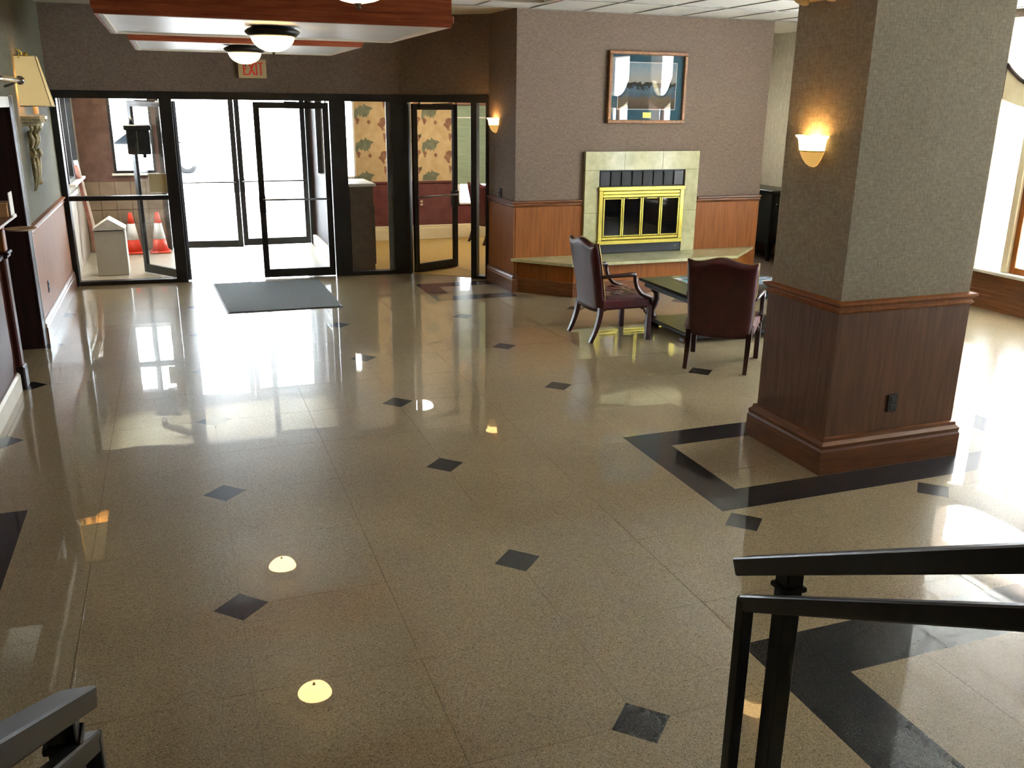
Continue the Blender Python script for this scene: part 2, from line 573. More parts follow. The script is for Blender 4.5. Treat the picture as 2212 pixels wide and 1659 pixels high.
# ------------------------------------------------------------------ floor: tiles, diamonds, dark borders
def clip_half(poly, p, n, keep_in):
    out = []
    def d(q): return (q[0]-p[0])*n[0]+(q[1]-p[1])*n[1]
    for i in range(len(poly)):
        a, b = poly[i], poly[(i+1) % len(poly)]
        da, db = d(a), d(b)
        if not keep_in: da, db = -da, -db
        if da <= 0: out.append(a)
        if (da < 0 < db) or (db < 0 < da):
            t = da/(da-db)
            out.append((a[0]+(b[0]-a[0])*t, a[1]+(b[1]-a[1])*t))
    return out
def area(poly):
    return abs(sum(poly[i][0]*poly[(i+1) % len(poly)][1]-poly[(i+1) % len(poly)][0]*poly[i][1] for i in range(len(poly))))/2
def subtract(polys, conv):
    """conv: convex CCW polygon"""
    res = []
    for poly in polys:
        cur = poly
        for i in range(len(conv)):
            a, b = conv[i], conv[(i+1) % len(conv)]
            n = (b[1]-a[1], -(b[0]-a[0]))
            o = clip_half(cur, a, n, False)
            if len(o) > 2 and area(o) > 1e-5: res.append(o)
            cur = clip_half(cur, a, n, True)
            if len(cur) < 3 or area(cur) < 1e-6:
                cur = None
                break
    return res
def rect(x0, x1, y0, y1): return [(x0, y0), (x1, y0), (x1, y1), (x0, y1)]
TX, TY = 1.37, 1.347
HX, HY = TX/2, TY/2
DD = 0.124
def diamond(i, j, d=DD):
    x, y = i*TX, j*TY
    return [(x-d, y), (x, y-d), (x+d, y), (x, y+d)]
bands = []      # dark border pieces
def ring(x0, x1, y0, y1, w, sides='LRTB'):
    if 'L' in sides: bands.append(rect(x0, x0+w, y0, y1))
    if 'R' in sides: bands.append(rect(x1-w, x1, y0, y1))
    xa, xb = (x0+w if 'L' in sides else x0), (x1-w if 'R' in sides else x1)
    if 'T' in sides: bands.append(rect(xa, xb, y1-w, y1))
    if 'B' in sides: bands.append(rect(xa, xb, y0, y0+w))
ring(2.70, 5.52, 0.155, 1.43, 0.25)                 # round the column
ring(2.03, 4.9, -3.9, -1.03, 0.32)                  # by the handrail
ring(2.69, 3.70, 6.22, 7.30, 0.25, 'LTB')           # before the cafe door
bands.append(rect(XL, -1.07, -1.0, 1.46))           # before the desk
floor = S('floor', B(XL-2.9, XR, YB, 8.42, -0.14, -0.012), 'grout')
dia = []
for i in range(-1, 7):
    for j in range(-2, 7):
        x, y = i*TX, j*TY
        if x < XL-0.05 or x > XR or y > 8: continue
        if 2.5 < x < 5.6 and 0.1 < y < 1.5: continue
        if x > 2.0 and y < -1.0: continue
        if y > 6.0 and x > 3.5: continue
        if y > 6.1 and x > 2.5: continue
        if x < -1.0 and -1 < y < 1.5: continue
        if (i, j) == (3, 3): continue
        dia.append((i, j))
G = 0.0009
def tile_piece(name, polys, mname, z0=-0.012, z1=0.0):
    mb = MB()
    for p in polys:
        mb.prism(p, 'z', z0, z1)
    return put(name, mb, mname, floor)
ix0 = math.floor(XL/HX)
for a in range(ix0, int(XR/HX)+1):
    for b in range(-5, 13):
        x0, x1 = max(a*HX, XL)+G, min((a+1)*HX, XR)-G
        y0, y1 = b*HY+G, min((b+1)*HY, 8.42)-G
        if x1-x0 < 0.02 or y1-y0 < 0.02: continue
        if x0 > 3.76 and x1 < 7.27 and y0 > FY+0.05: continue
        if y0 > 7.9 and x0 > 3.0: continue
        polys = [rect(x0, x1, y0, y1)]
        for (i, j) in dia:
            if abs(i*TX-(x0+x1)/2) < 0.6 and abs(j*TY-(y0+y1)/2) < 0.6:
                polys = subtract(polys, diamond(i, j, DD+G))
        for bd in bands:
            polys = subtract(polys, bd)
        if polys and sum(area(p) for p in polys) > 1e-3:
            tile_piece('tile', polys, 'terrazzo')
for (i, j) in dia:
    p = diamond(i, j)
    p = clip_half(p, (XL, 0), (-1, 0), True)
    tile_piece('diamond_tile', [p], 'terrazzo_dark')
for bd in bands:
    tile_piece('border_tile', [bd], 'terrazzo_dark')
tile_piece('floor_back', [rect(XL-2.9, XR, YB, -5*HY)], 'terrazzo_plain')
tile_piece('floor_desk_room', [rect(XL-2.9, XL-G, -5*HY, 5.3)], 'terrazzo_plain')

# ------------------------------------------------------------------ ceiling
mb = MB()
mb.box(XL-0.2, XR+0.2, YB, 8.5, CZ+0.02, CZ+0.2)
ceil = S('ceiling', mb, 'ceiling_plain')
GX, GY = 0.668, 1.0
x = 1.91
xs = []
while x < XR-0.05:
    xs.append(x)
    x += GX
ys = [6.51-k*GY for k in range(0, 6)]
for xa in xs:
    for yb in ys:
        xb = min(xa+GX, XR)
        put('ceiling_tile', B(xa+0.008, xb-0.008, yb-GY+0.008, yb-0.008, CZ+0.004, CZ+0.019), 'ceiling_tile', ceil)
mb = MB()
for xa in xs:
    mb.box(xa-0.012, xa+0.012, ys[-1]-GY, 6.51, CZ-0.004, CZ+0.003)
for yb in ys:
    mb.box(xs[0], XR, yb-0.012, yb+0.012, CZ-0.0045, CZ+0.0025)
t = put('ceiling_grid', mb, 't_bar', ceil)
t['kind'] = 'stuff'
# the rest of the ceiling, over the entry and behind
mb = MB()
mb.box(XL, 1.90, YB, 8.45, CZ+0.002, CZ+0.0195)
mb.box(1.90, XR, YB, ys[-1]-GY, CZ+0.002, CZ+0.0195)
mb.box(1.90, 3.75, 6.52, 8.42, CZ+0.002, CZ+0.0195)
put('ceiling_field', mb, 'ceiling_plain', ceil)

# ------------------------------------------------------------------ mouldings
RAIL = [(0, 1.035), (0.018, 1.04), (0.03, 1.055), (0.018, 1.068), (0.018, 1.078), (0.042, 1.098), (0.042, 1.112), (0, 1.118)]
BASE = [(0, 0.0), (0.030, 0.0), (0.030, 0.15), (0.022, 0.165), (0.026, 0.185), (0.012, 0.205), (0.010, 0.222), (0, 0.225)]
BASE_C = [(0, 0.0), (0.045, 0.0), (0.045, 0.155), (0.038, 0.17), (0.042, 0.195), (0.022, 0.215), (0.020, 0.235), (0, 0.24)]

# ------------------------------------------------------------------ wall with the reception opening (XL)
mb = MB()
mb.box(XL-0.16, XL, 5.30, 8.62, 0, CZ+0.02)
mb.box(XL-0.16, XL, YB, 5.30, 2.20, CZ+0.02)
mb.box(XL-0.16, XL, YB, -3.2, 0, 2.20)
wl = S('wall_left', mb, 'wallpaper_sage')
put('wainscot', B(XL+0.001, XL+0.014, 5.47, 8.36, 0.22, 1.04), 'oak', wl)
S('trim_1', MB().moulding([(XL+0.001, 5.47), (XL+0.001, 8.35)], RAIL, 1), 'oak')
S('baseboard_left', MB().moulding([(XL+0.012, 5.47), (XL+0.012, 8.34)], BASE, 1), 'oak_dark')
# dark jamb and lintel of the opening
fr = root('door_1', (XL, 5.3, 0), kind='structure')
put('jamb', B(XL-0.9, XL+0.012, 5.288, 5.32, 0, 2.2), 'dark_wood', fr)
put('casing', B(XL+0.001, XL+0.022, 5.285, 5.46, 0, 2.26, bev=0.004), 'dark_wood', fr)
put('lintel_casing', B(XL+0.001, XL+0.022, 0.0, 5.285, 2.17, 2.26, bev=0.004), 'white_paint', fr)
put('casing_bead', B(XL+0.001, XL+0.026, 5.46, 5.475, 0, 2.27), 'white_paint', fr)
S('wall_office', MB().box(XL-3.0, XL-2.9, YB, 8.42, 0, CZ).box(XL-2.9, XL-0.9, 5.33, 5.45, 0, CZ), 'dark_wood')

# ------------------------------------------------------------------ entrance wall and storefront
EA = math.atan2(A1[1]-A0[1], A1[0]-A0[0])
EL = math.hypot(A1[0]-A0[0], A1[1]-A0[1])
ca, sa = math.cos(EA), math.sin(EA)
EM = Matrix.Translation((A0[0], A0[1], 0)) @ Matrix.Rotation(EA, 4, 'Z')   # u along wall, v to the street
def ebox(u0, u1, v0, v1, z0, z1, bev=0, mb=None):
    return (mb or MB()).box(u0, u1, v0, v1, z0, z1, bev=bev, M=EM)
HZ = 2.345
S('wall_front', ebox(-0.1, EL+0.03, 0, 0.16, HZ, CZ+0.02), 'wallpaper')
CA = math.atan2(A2[1]-A1[1], A2[0]-A1[0])
CL = math.hypot(A2[0]-A1[0], A2[1]-A1[1])
CM = Matrix.Translation((A1[0], A1[1], 0)) @ Matrix.Rotation(CA, 4, 'Z')
def cbox(u0, u1, v0, v1, z0, z1, bev=0, mb=None):
    return (mb or MB()).box(u0, u1, v0, v1, z0, z1, bev=bev, M=CM)
S('wall_corner', cbox(0.0, CL+0.0, 0, 0.16, HZ, CZ+0.02), 'wallpaper')

sf = root('window_1', (A0[0], A0[1], 0), kind='structure')
F = 'bronze_frame'
def fput(name, mb, mname=F): return put(name, mb, mname, sf)
fput('header', ebox(0.0, EL+0.02, -0.03, 0.09, 2.255, HZ, 0.004))
fput('post', ebox(-0.0, 0.075, -0.03, 0.09, 0, 2.255, 0.004))
fput('post', ebox(1.22, 1.36, -0.03, 0.09, 0, 2.255, 0.004))
fput('post', ebox(3.255, 3.46, -0.03, 0.09, 0, 2.255, 0.004))
fput('post', ebox(4.055, 4.20, -0.035, 0.10, 0, 2.255, 0.004))
fput('sill', ebox(0.075, 1.22, -0.03, 0.09, 0, 0.05, 0.004))
fput('mid_rail', ebox(0.075, 1.22, -0.02, 0.08, 1.05, 1.105, 0.004))
fput('sill', ebox(3.46, 4.055, -0.03, 0.09, 0, 0.05, 0.004))
fput('pane', ebox(0.075, 1.22, 0.027, 0.033, 0.05, 1.05), 'glass')
fput('pane', ebox(0.075, 1.22, 0.027, 0.033, 1.105, 2.255), 'glass')
fput('pane', ebox(3.46, 4.055, 0.027, 0.033, 0.05, 2.255), 'glass')
fput('glazing_bead', ebox(3.985, 4.055, 0.035, 0.05, 0.05, 2.255), 'steel_dull')

def glass_door(name, hinge, ang, w, h=2.235, sgn=1, bar=True, st=0.075, br=0.11):
    """leaf runs from hinge along direction ang; local x along the leaf"""
    r = root(name, (hinge[0], hinge[1], 0), kind='structure', rz=ang, local=True)
    t = 0.022
    put('stile', B(0, st, -t, t, 0.012, h, bev=0.004), F, r)
    put('stile', B(w-st, w, -t, t, 0.012, h, bev=0.004), F, r)
    put('top_rail', B(st, w-st, -t, t, h-0.075, h, bev=0.004), F, r)
    put('bottom_rail', B(st, w-st, -t, t, 0.012, 0.012+br, bev=0.004), F, r)
    put('pane', B(st, w-st, -0.003, 0.003, 0.012+br, h-0.075), 'glass', r)
    if bar:
        mb = MB().tube([(0.05, -sgn*0.075, 1.03), (w-0.05, -sgn*0.075, 1.03)], 0.012)
        for xx in (0.05, w-0.05):
            mb.tube([(xx, -sgn*0.075, 1.03), (xx, 0, 1.03)], 0.010)
        put('push_bar', mb, 'steel_dull', r)
        put('lock_case', B(w-st-0.004, w+0.004, -0.045, 0.045, 0.86, 1.08, bev=0.008), F, r)
    mb = MB().box(0.10, 0.36, -sgn*0.022, -sgn*0.075, h-0.06, h-0.01, bev=0.006)
    mb.tube([(0.3, -sgn*0.06, h-0.004), (0.55, -sgn*0.18, h+0.004)], 0.009)
    put('closer', mb, F, r)
    return r
def ept(u, v=0.0):
    p = EM @ Vector((u, v, 0))
    return (p.x, p.y)
glass_door('door_2', ept(1.385, 0.06), math.atan2(0.82, -0.57), 0.98, sgn=-1, bar=False)
glass_door('door_3', ept(3.245, 0.03), EA+PI, 0.93, sgn=-1, bar=True)
# cafe door in the angled wall, ajar into the cafe
cf = root('window_2', (A1[0], A1[1], 0), kind='structure')
put('header', cbox(0.0, CL+0.0, -0.02, 0.09, 2.255, HZ, 0.004), F, cf)
put('post', cbox(0.03, 0.10, -0.02, 0.09, 0, 2.255, 0.004), F, cf)
put('post', cbox(0.985, 1.065, -0.02, 0.09, 0, 2.255, 0.004), F, cf)
put('post', cbox(CL-0.035, CL+0.0, -0.02, 0.09, 0, 2.255, 0.004), F, cf)
put('sill', cbox(1.065, CL-0.035, -0.02, 0.09, 0, 0.04, 0.004), F, cf)
put('pane', cbox(1.065, CL-0.035, 0.03, 0.036, 0.04, 2.255), 'glass', cf)
hp = CM @ Vector((0.13, 0.06, 0))
glass_door('door_4', (hp.x, hp.y), CA+1.1, 0.78, sgn=1, bar=True)

# ------------------------------------------------------------------ vestibule
S('floor_2', B(XL-0.1, 2.06, 8.43, VY+0.25, -0.12, -0.004), 'vestibule_floor')
S('wall_vestibule', MB().box(XL-0.16, XL, 8.43, VY, 0, 1.18).box(XL-0.16, XL, 8.43, VY, 2.33, 2.75).box(XL-0.16, XL, 8.43, 9.30, 1.18, 2.33).box(XL-0.16, XL, 10.75, VY, 1.18, 2.33), 'vestibule_pale')
w = root('window_3', (XL, 10.0, 1.2), kind='structure')
mb = MB()
mb.box(XL-0.10, XL+0.02, 9.30, 9.36, 1.18, 2.33).box(XL-0.10, XL+0.02, 10.69, 10.75, 1.18, 2.33)
mb.box(XL-0.10, XL+0.02, 9.36, 10.69, 1.18, 1.24).box(XL-0.10, XL+0.02, 9.36, 10.69, 2.27, 2.33).box(XL-0.10, XL+0.02, 9.95, 10.0, 1.24, 2.27)
put('frame', mb, F, w)
put('pane', B(XL-0.05, XL-0.044, 9.36, 10.69, 1.24, 2.27), 'glass', w)
put('sill', B(XL, XL+0.09, 9.25, 10.8, 1.15, 1.18), 'white_paint', w)
S('trim_2', B(XL, XL+0.03, 8.5, VY, 1.0, 1.06), 'white_paint')
# street wall
mb = MB()
mb.box(XL-0.16, -0.96, VY, VY+0.2, 1.18, 2.75).box(XL-0.16, -0.30, VY, VY+0.2, 0, 1.18)
mb.box(-0.96, -0.30, VY, VY+0.2, 2.33, 2.75).box(-0.30, 2.1, VY, VY+0.2, 2.58, 2.75)
mb.box(-0.36, -0.30, VY, VY+0.2, 1.18, 2.33).box(1.98, 2.1, VY, VY+0.2, 0, 2.58)
ws = S('wall_street', mb, 'plaster_brown')
for c in range(5):
    for rr in range(5):
        x0 = XL+0.01+c*0.218
        put('wall_tile', B(x0+0.003, x0+0.215, VY-0.014, VY-0.001, rr*0.212+0.004, rr*0.212+0.209, bev=0.003), 'tile_tan', ws)
w = root('window_4', (-0.5, VY, 1.2), kind='structure')
mb = MB()
for (a, b, c, d) in ((-0.96, -0.92, 1.18, 2.33), (-0.40, -0.36, 1.18, 2.33), (-0.92, -0.40, 1.18, 1.22), (-0.92, -0.40, 2.29, 2.33)):
    mb.box(a, b, VY-0.02, VY+0.1, c, d)
put('frame', mb, F, w)
put('pane', B(-0.92, -0.40, VY+0.04, VY+0.046, 1.22, 2.29), 'glass', w)
put('sill', B(-0.99, -0.33, VY-0.06, VY, 1.15, 1.18), 'white_paint', w)
ofr = root('window_5', (0, VY, 0), kind='structure')
put('post', B(-0.30, -0.24, VY-0.02, VY+0.1, 0, 2.58), F, ofr)
put('post', B(1.92, 1.98, VY-0.02, VY+0.1, 0, 2.58), F, ofr)
put('header', B(-0.24, 1.92, VY-0.02, VY+0.1, 2.53, 2.58), F, ofr)
glass_door('door_5', (-0.235, VY+0.02), -0.12, 1.07, h=2.51, sgn=1, bar=True)
glass_door('door_6', (1.915, VY+0.03), PI, 1.07, h=2.51, sgn=-1, bar=True)
# partition to the cafe
mb = MB()
mb.box(2.0, 2.06, 8.43, VY, 0, 1.15).box(2.0, 2.06, 8.43, VY, 2.28, 2.75).box(2.0, 2.06, 8.43, 9.6, 1.15, 2.28).box(2.0, 2.06, 10.6, VY, 1.15, 2.28)
S('wall_partition', mb, 'dark_wood')
w = root('window_6', (2.03, 10.1, 1.15), kind='structure')
put('pane', B(2.027, 2.033, 9.6, 10.6, 1.15, 2.28), 'glass', w)
put('frame', MB().box(1.99, 2.07, 9.6, 9.64, 1.15, 2.28).box(1.99, 2.07, 10.56, 10.6, 1.15, 2.28).box(1.99, 2.07, 9.64, 10.56, 1.15, 1.19), F, w)
S('baseboard_vestibule', B(1.94, 1.999, 9.2, VY-0.05, 0, 0.16, bev=0.01), 'white_paint')
S('ceiling_2', B(XL-0.1, 2.06, 8.44, VY, 2.62, 2.75), 'cream_paint')

# ------------------------------------------------------------------ cafe
S('floor_3', MB().prism([(2.06, 8.33), (2.76, 8.17), (3.72, 7.42), (7.4, 7.46), (7.4, VY+0.2), (2.06, VY+0.2)], 'z', -0.12, 0.006), 'carpet_tan')
CWX0, CWX1, CBX0 = 2.16, 2.70, 4.43
mb = MB()
mb.box(2.1, 7.4, VY, VY+0.2, 2.3, 2.75)
mb.box(2.1, CWX0, VY, VY+0.2, 0, 2.3).box(CWX0, CWX1, VY, VY+0.2, 0, 1.05)
mb.box(CWX1, CBX0, VY, VY+0.2, 0.96, 2.3)
wc = S('wall_cafe', mb, 'map_paper')
mb = MB()
mb.box(CWX1, CBX0, VY-0.001, VY+0.2, 0.24, 0.97)
mb.box(CBX0, 7.4, VY, VY+0.2, 0, 0.58)
put('dado', mb, 'maroon_wall', wc)
put('dado_cap', B(CWX1, CBX0, VY-0.02, VY, 0.955, 0.985), 'maroon_wall', wc)
S('baseboard_cafe', MB().box(CWX1-0.3, 7.4, VY-0.03, VY, 0.006, 0.20, bev=0.004).box(CWX1-0.3, 7.4, VY-0.02, VY, 0.20, 0.245, bev=0.006), 'cream_paint')
S('wall_cafe_right', MB().box(7.4, 7.5, 7.4, VY, 0, 2.75), 'wallpaper_pale')
S('ceiling_3', B(2.06, 7.4, 8.2, VY, 2.62, 2.75), 'ceiling_plain')
S('ceiling_4', MB().prism([(2.76, 8.22), (3.74, 7.46), (7.4, 7.46), (7.4, 8.2), (2.76, 8.2)], 'z', 2.62, 2.75), 'ceiling_plain')
# printed world maps on the paper
def scale_poly(pts, cx, cz, s): return [(cx+p[0]*s, cz+p[1]*s) for p in pts]
ASIA = [(-.30, -.06), (-.27, .10), (-.18, .13), (-.10, .22), (-.02, .17), (.02, .27), (.08, .20), (.22, .16), (.30, .12), (.20, .06), (.17, -.06), (.10, -.10), (.12, -.18), (.05, -.12), (-.02, -.16), (-.06, -.08), (-.12, -.14), (-.16, -.05), (-.24, -.20), (-.30, -.16)]
AFR = [(-.28, -.18), (-.18, -.16), (-.13, -.22), (-.19, -.36), (-.23, -.36), (-.25, -.26)]
AUS = [(.10, -.26), (.16, -.22), (.22, -.28), (.18, -.36), (.12, -.34)]
NAM = [(-.22, .02), (-.14, .10), (-.12, .20), (-.02, .24), (.10, .20), (.08, .08), (.02, .0), (-.02, -.08), (.02, -.14), (-.06, -.16), (-.12, -.06)]
GRN = [(.04, .22), (.14, .26), (.12, .12), (.06, .14)]
SAM = [(-.04, -.24), (.08, -.26), (.12, -.32), (.03, -.42), (.02, -.54), (-.02, -.42)]
def map_print(cx, cz, kind, s=0.62):
    y0 = VY-0.0015
    if kind == 'east':
        for poly, mm in ((ASIA, 'map_teal'), (AFR, 'map_rose'), (AUS, 'map_rose')):
            clip_put(poly, cx, cz, s, mm, y0)
    else:
        for poly, mm in ((NAM, 'map_rose'), (GRN, 'map_teal'), (SAM, 'map_rose')):
            clip_put(poly, cx, cz, s, mm, y0)
def clip_put(poly, cx, cz, s, mm, y0):
    p = scale_poly(poly, cx, cz, s)
    if max(q[1] for q in p) < 1.0: return
    p = clip_half(p, (0, 0.99), (0, -1), True)
    p = clip_half(p, (0, 2.29), (0, 1), True)
    p = clip_half(p, (CWX1+0.005, 0), (-1, 0), True)
    p = clip_half(p, (CBX0-0.005, 0), (1, 0), True)
    if len(p) < 3 or area(p) < 1e-4: return
    put('map_print', MB().prism(p, 'y', y0, y0+0.001), mm, wc)
PX, PZ = 0.56, 0.53
for c in range(-1, 4):
    for rr in range(-1, 4):
        x, z = 2.86+c*PX, 2.09-rr*PZ+(PZ/2 if c % 2 else 0)
        map_print(x, z, 'east', 0.52)
        map_print(x+0.33, z-0.20, 'west', 0.52)
# cafe windows with the green blind
def cafe_window(name, x0, x1, z0, z1, blind):
    w = root(name, ((x0+x1)/2, VY, z0), kind='structure')
    mb = MB().box(x0, x0+0.03, VY-0.02, VY+0.1, z0, z1).box(x1-0.03, x1, VY-0.02, VY+0.1, z0, z1)
    mb.box(x0, x1, VY-0.02, VY+0.1, z0, z0+0.03).box(x0, x1, VY-0.02, VY+0.1, z1-0.03, z1)
    put('frame', mb, 'white_paint', w)
    put('pane', B(x0+0.03, x1-0.03, VY+0.05, VY+0.056, z0+0.03, z1-0.03), 'glass', w)
    return w
cafe_window('window_7', CWX0, CWX1, 1.05, 2.3, False)
cafe_window('window_8', CBX0+0.02, 7.3, 0.58, 2.3, True)
bl = root('roller_blind', (5.6, VY-0.06, 2.2), 'sage green roller blind half drawn over the bright cafe window', 'blind')
put('cloth', B(CBX0-0.01, 7.2, VY-0.062, VY-0.058, 0.95, 2.24), 'blind_green', bl)
put('hem_bar', B(CBX0-0.01, 7.2, VY-0.07, VY-0.05, 0.925, 0.95, bev=0.004), 'blind_green', bl)
put('seam', B(CBX0-0.01, 7.2, VY-0.064, VY-0.062, 2.01, 2.03), 'white_paint', bl)
put('valance', B(CBX0-0.02, 7.22, VY-0.11, VY-0.02, 2.22, 2.33, bev=0.006), 'oak_dark', bl)

# ------------------------------------------------------------------ sconce wall + fireplace mass
wfp = S('wall_fireplace', MB().prism([A3, (7.27, FY), (7.27, 7.44), (3.80, 7.44), A2], 'z', 0, CZ+0.02), 'wallpaper')
wsn = S('trim_3', MB().moulding([(7.275, FY-0.004), (6.30, FY-0.004)], RAIL, -1), 'oak_dark')
S('trim_4', MB().moulding([(4.64, FY-0.004), (A3[0]-0.004, FY-0.004), (A2[0]-0.004, A2[1]-0.05)], RAIL, -1), 'oak_dark')
S('wall_panel', B(3.76, 4.66, FY-0.016, FY-0.001, 0.0, 1.04), 'oak')
S('wall_panel', B(6.27, 7.268, FY-0.016, FY-0.001, 0.0, 1.04), 'oak')
mb = MB()
sm = Matrix.Translation((A3[0], A3[1], 0)) @ Matrix.Rotation(math.atan2(A2[1]-A3[1], A2[0]-A3[0]), 4, 'Z')
SL = math.hypot(A2[0]-A3[0], A2[1]-A3[1])
S('wall_panel', mb.box(-0.01, SL-0.06, 0.001, 0.016, 0.0, 1.04, M=sm), 'oak')
S('baseboard_fireplace', MB().moulding([(4.3, FY-0.017), (A3[0]-0.018, FY-0.017), (A2[0]-0.018, A2[1]-0.06)], BASE, -1), 'oak_dark')
# recess beyond the fireplace
mb = MB()
mb.box(XR, XR+0.2, 4.45, 9.2, 0, 4.75).box(7.28, XR+0.2, 9.2, 9.4, 0, 1.5).box(7.28, XR+0.2, 9.2, 9.4, 2.3, 4.75).box(7.28, 7.5, 9.2, 9.4, 1.5, 2.3).box(8.1, XR+0.2, 9.2, 9.4, 1.5, 2.3)
wr = S('wall_recess', mb, 'wallpaper_pale')
w = root('window_15', (8.05, 9.3, 1.0), kind='structure')  # unseen window, added to brighten the recess wall
put('frame', MB().box(7.5, 7.56, 9.22, 9.34, 1.5, 2.3).box(8.04, 8.1, 9.22, 9.34, 1.5, 2.3).box(7.56, 8.04, 9.22, 9.34, 1.5, 1.56).box(7.56, 8.04, 9.22, 9.34, 2.24, 2.3), 'oak', w)
put('pane', B(7.56, 8.04, 9.28, 9.286, 1.56, 2.24), 'glass', w)
portal('recess_portal', (7.8, 9.42, 1.9), 0.6, 0.8, IN_Y)
S('ceiling_5', B(7.1, XR+0.2, 6.53, 9.4, 4.7, 4.8), 'ceiling_plain')
S('ceiling_6', B(XL-3.0, XL-0.16, YB, 8.42, 2.75, 2.85), 'ceiling_plain')
S('wall_recess_side', B(7.275, 7.39, 6.53, 9.2, CZ+0.02, 4.75).box(7.275, 7.39, 7.45, 9.2, 0, CZ+0.02), 'wallpaper_pale')
S('ceiling_edge', B(7.272, XR, 6.515, 6.53, CZ+0.0, 4.75), 'ceiling_plain')
S('floor_4', B(7.28, XR, FY+0.02, 9.2, -0.12, 0.001), 'counter_brown')
S('baseboard_recess', MB().box(XR-0.03, XR, 4.45, 9.2, 0, 0.30, bev=0.006).box(7.3, XR-0.03, 9.16, 9.2, 0, 0.3, bev=0.006), 'oak_dark')

# hearth bench
hb = root('hearth_bench', (5.4, 6.1, 0), 'oak hearth bench with a pale marble slab top below the fireplace', 'hearth')
hp_ = [(3.78, FY-0.018), (4.31, 5.95), (6.55, 5.95), (7.16, FY-0.018)]
put('base', MB().prism(hp_, 'z', 0.0, 0.385), 'oak', hb)
put('kick_board', MB().moulding(hp_, [(0, 0), (0.014, 0), (0.014, 0.17), (0.006, 0.18), (0, 0.18)], 1), 'oak_dark', hb)
sl = [(3.70, FY-0.018), (4.26, 5.88), (6.58, 5.88), (7.235, FY-0.018)]
sx = [4.26, 5.05, 5.85, 6.58]
def slab(poly): return MB().prism(poly, 'z', 0.386, 0.422)
put('slab', slab([sl[0], sl[1], (sx[1], 5.88), (sx[1], FY-0.018)]), 'marble', hb)
put('slab', slab([(sx[1]+.003, FY-0.018), (sx[1]+.003, 5.88), (sx[2], 5.88), (sx[2], FY-0.018)]), 'marble', hb)
put('slab', slab([(sx[2]+.003, FY-0.018), (sx[2]+.003, 5.88), sl[2], sl[3]]), 'marble', hb)

# fireplace
fp = root('fireplace', (5.47, FY, 0.42), 'brass framed fireplace with four glass doors in a cream marble surround', 'fireplace')
Y0, Y1 = FY-0.05, FY-0.001
X0, X1, OX0, OX1, OZ1, SZ = 4.66, 6.275, 4.858, 6.078, 1.47, 1.697
for k, (a, b) in enumerate(((X0, X0+0.54), (X0+0.54, X0+1.08), (X0+1.08, X1))):
    put('marble_tile', B(a+.001, b-.001, Y0, Y1, OZ1+.001, SZ, bev=0.002), 'marble', fp)
for k in range(2):
    z0, z1 = 0.422+k*0.524, 0.422+(k+1)*0.524
    put('marble_tile', B(X0+.001, OX0-.001, Y0, Y1, z0+.001, z1-.001, bev=0.002), 'marble', fp)
    put('marble_tile', B(OX1+.001, X1-.001, Y0, Y1, z0+.001, z1-.001, bev=0.002), 'marble', fp)
put('firebox', B(OX0, OX1, FY-0.02, FY-0.002, 0.424, OZ1), 'firebox_black', fp)
nl = 8
for k in range(nl):
    a = OX0+0.01+k*(OX1-OX0-0.02)/nl
    put('louvre_panel', B(a+0.006, a+(OX1-OX0-0.02)/nl-0.006, FY-0.034, FY-0.02, 1.275, 1.455, bev=0.004), 'firebox_panel' if 0 < k < nl-1 else 'firebox_black', fp)
put('kick_plate', B(OX0+0.005, OX1-0.005, FY-0.04, FY-0.02, 0.43, 0.545, bev=0.004), 'firebox_black', fp)
put('gas_valve', MB().lathe([(0.0, 0), (0.011, 0), (0.011, 0.012), (0, 0.014)], seg=10, M=Matrix.Translation((5.99, FY-0.04, 0.488)) @ Matrix.Rotation(PI/2, 4, 'X')), 'chrome', fp)
BX0, BX1, BZ0, BZ1 = 4.85, 6.068, 0.548, 1.262
put('brass_side', B(BX0, BX0+0.06, FY-0.075, FY-0.02, BZ0, BZ1, bev=0.006), 'brass', fp)
put('brass_side', B(BX1-0.06, BX1, FY-0.075, FY-0.02, BZ0, BZ1, bev=0.006), 'brass', fp)
mb = MB()
mb.box(BX0-0.008, BX1+0.008, FY-0.085, FY-0.02, BZ1-0.045, BZ1+0.006, bev=0.006)
mb.box(BX0+0.06, BX1-0.06, FY-0.07, FY-0.02, BZ1-0.088, BZ1-0.051, bev=0.005)
mb.box(BX0+0.06, BX1-0.06, FY-0.07, FY-0.02, BZ1-0.128, BZ1-0.094, bev=0.005)
put('brass_header', mb, 'brass', fp)
mb = MB()
mb.box(BX0-0.006, BX1+0.006, FY-0.085, FY-0.02, BZ0-0.004, BZ0+0.048, bev=0.006)
mb.box(BX0+0.06, BX1-0.06, FY-0.07, FY-0.02, BZ0+0.054, BZ0+0.088, bev=0.005)
put('brass_footer', mb, 'brass', fp)
mb = MB()
mb.box(BX0+0.06, BX1-0.06, FY-0.03, FY-0.02, BZ0+0.05, BZ1-0.09)
put('fire_chamber', mb, 'firebox_panel', fp)
dx0, dx1, dz0, dz1 = BX0+0.062, BX1-0.062, BZ0+0.094, BZ1-0.134
dw = (dx1-dx0)/4
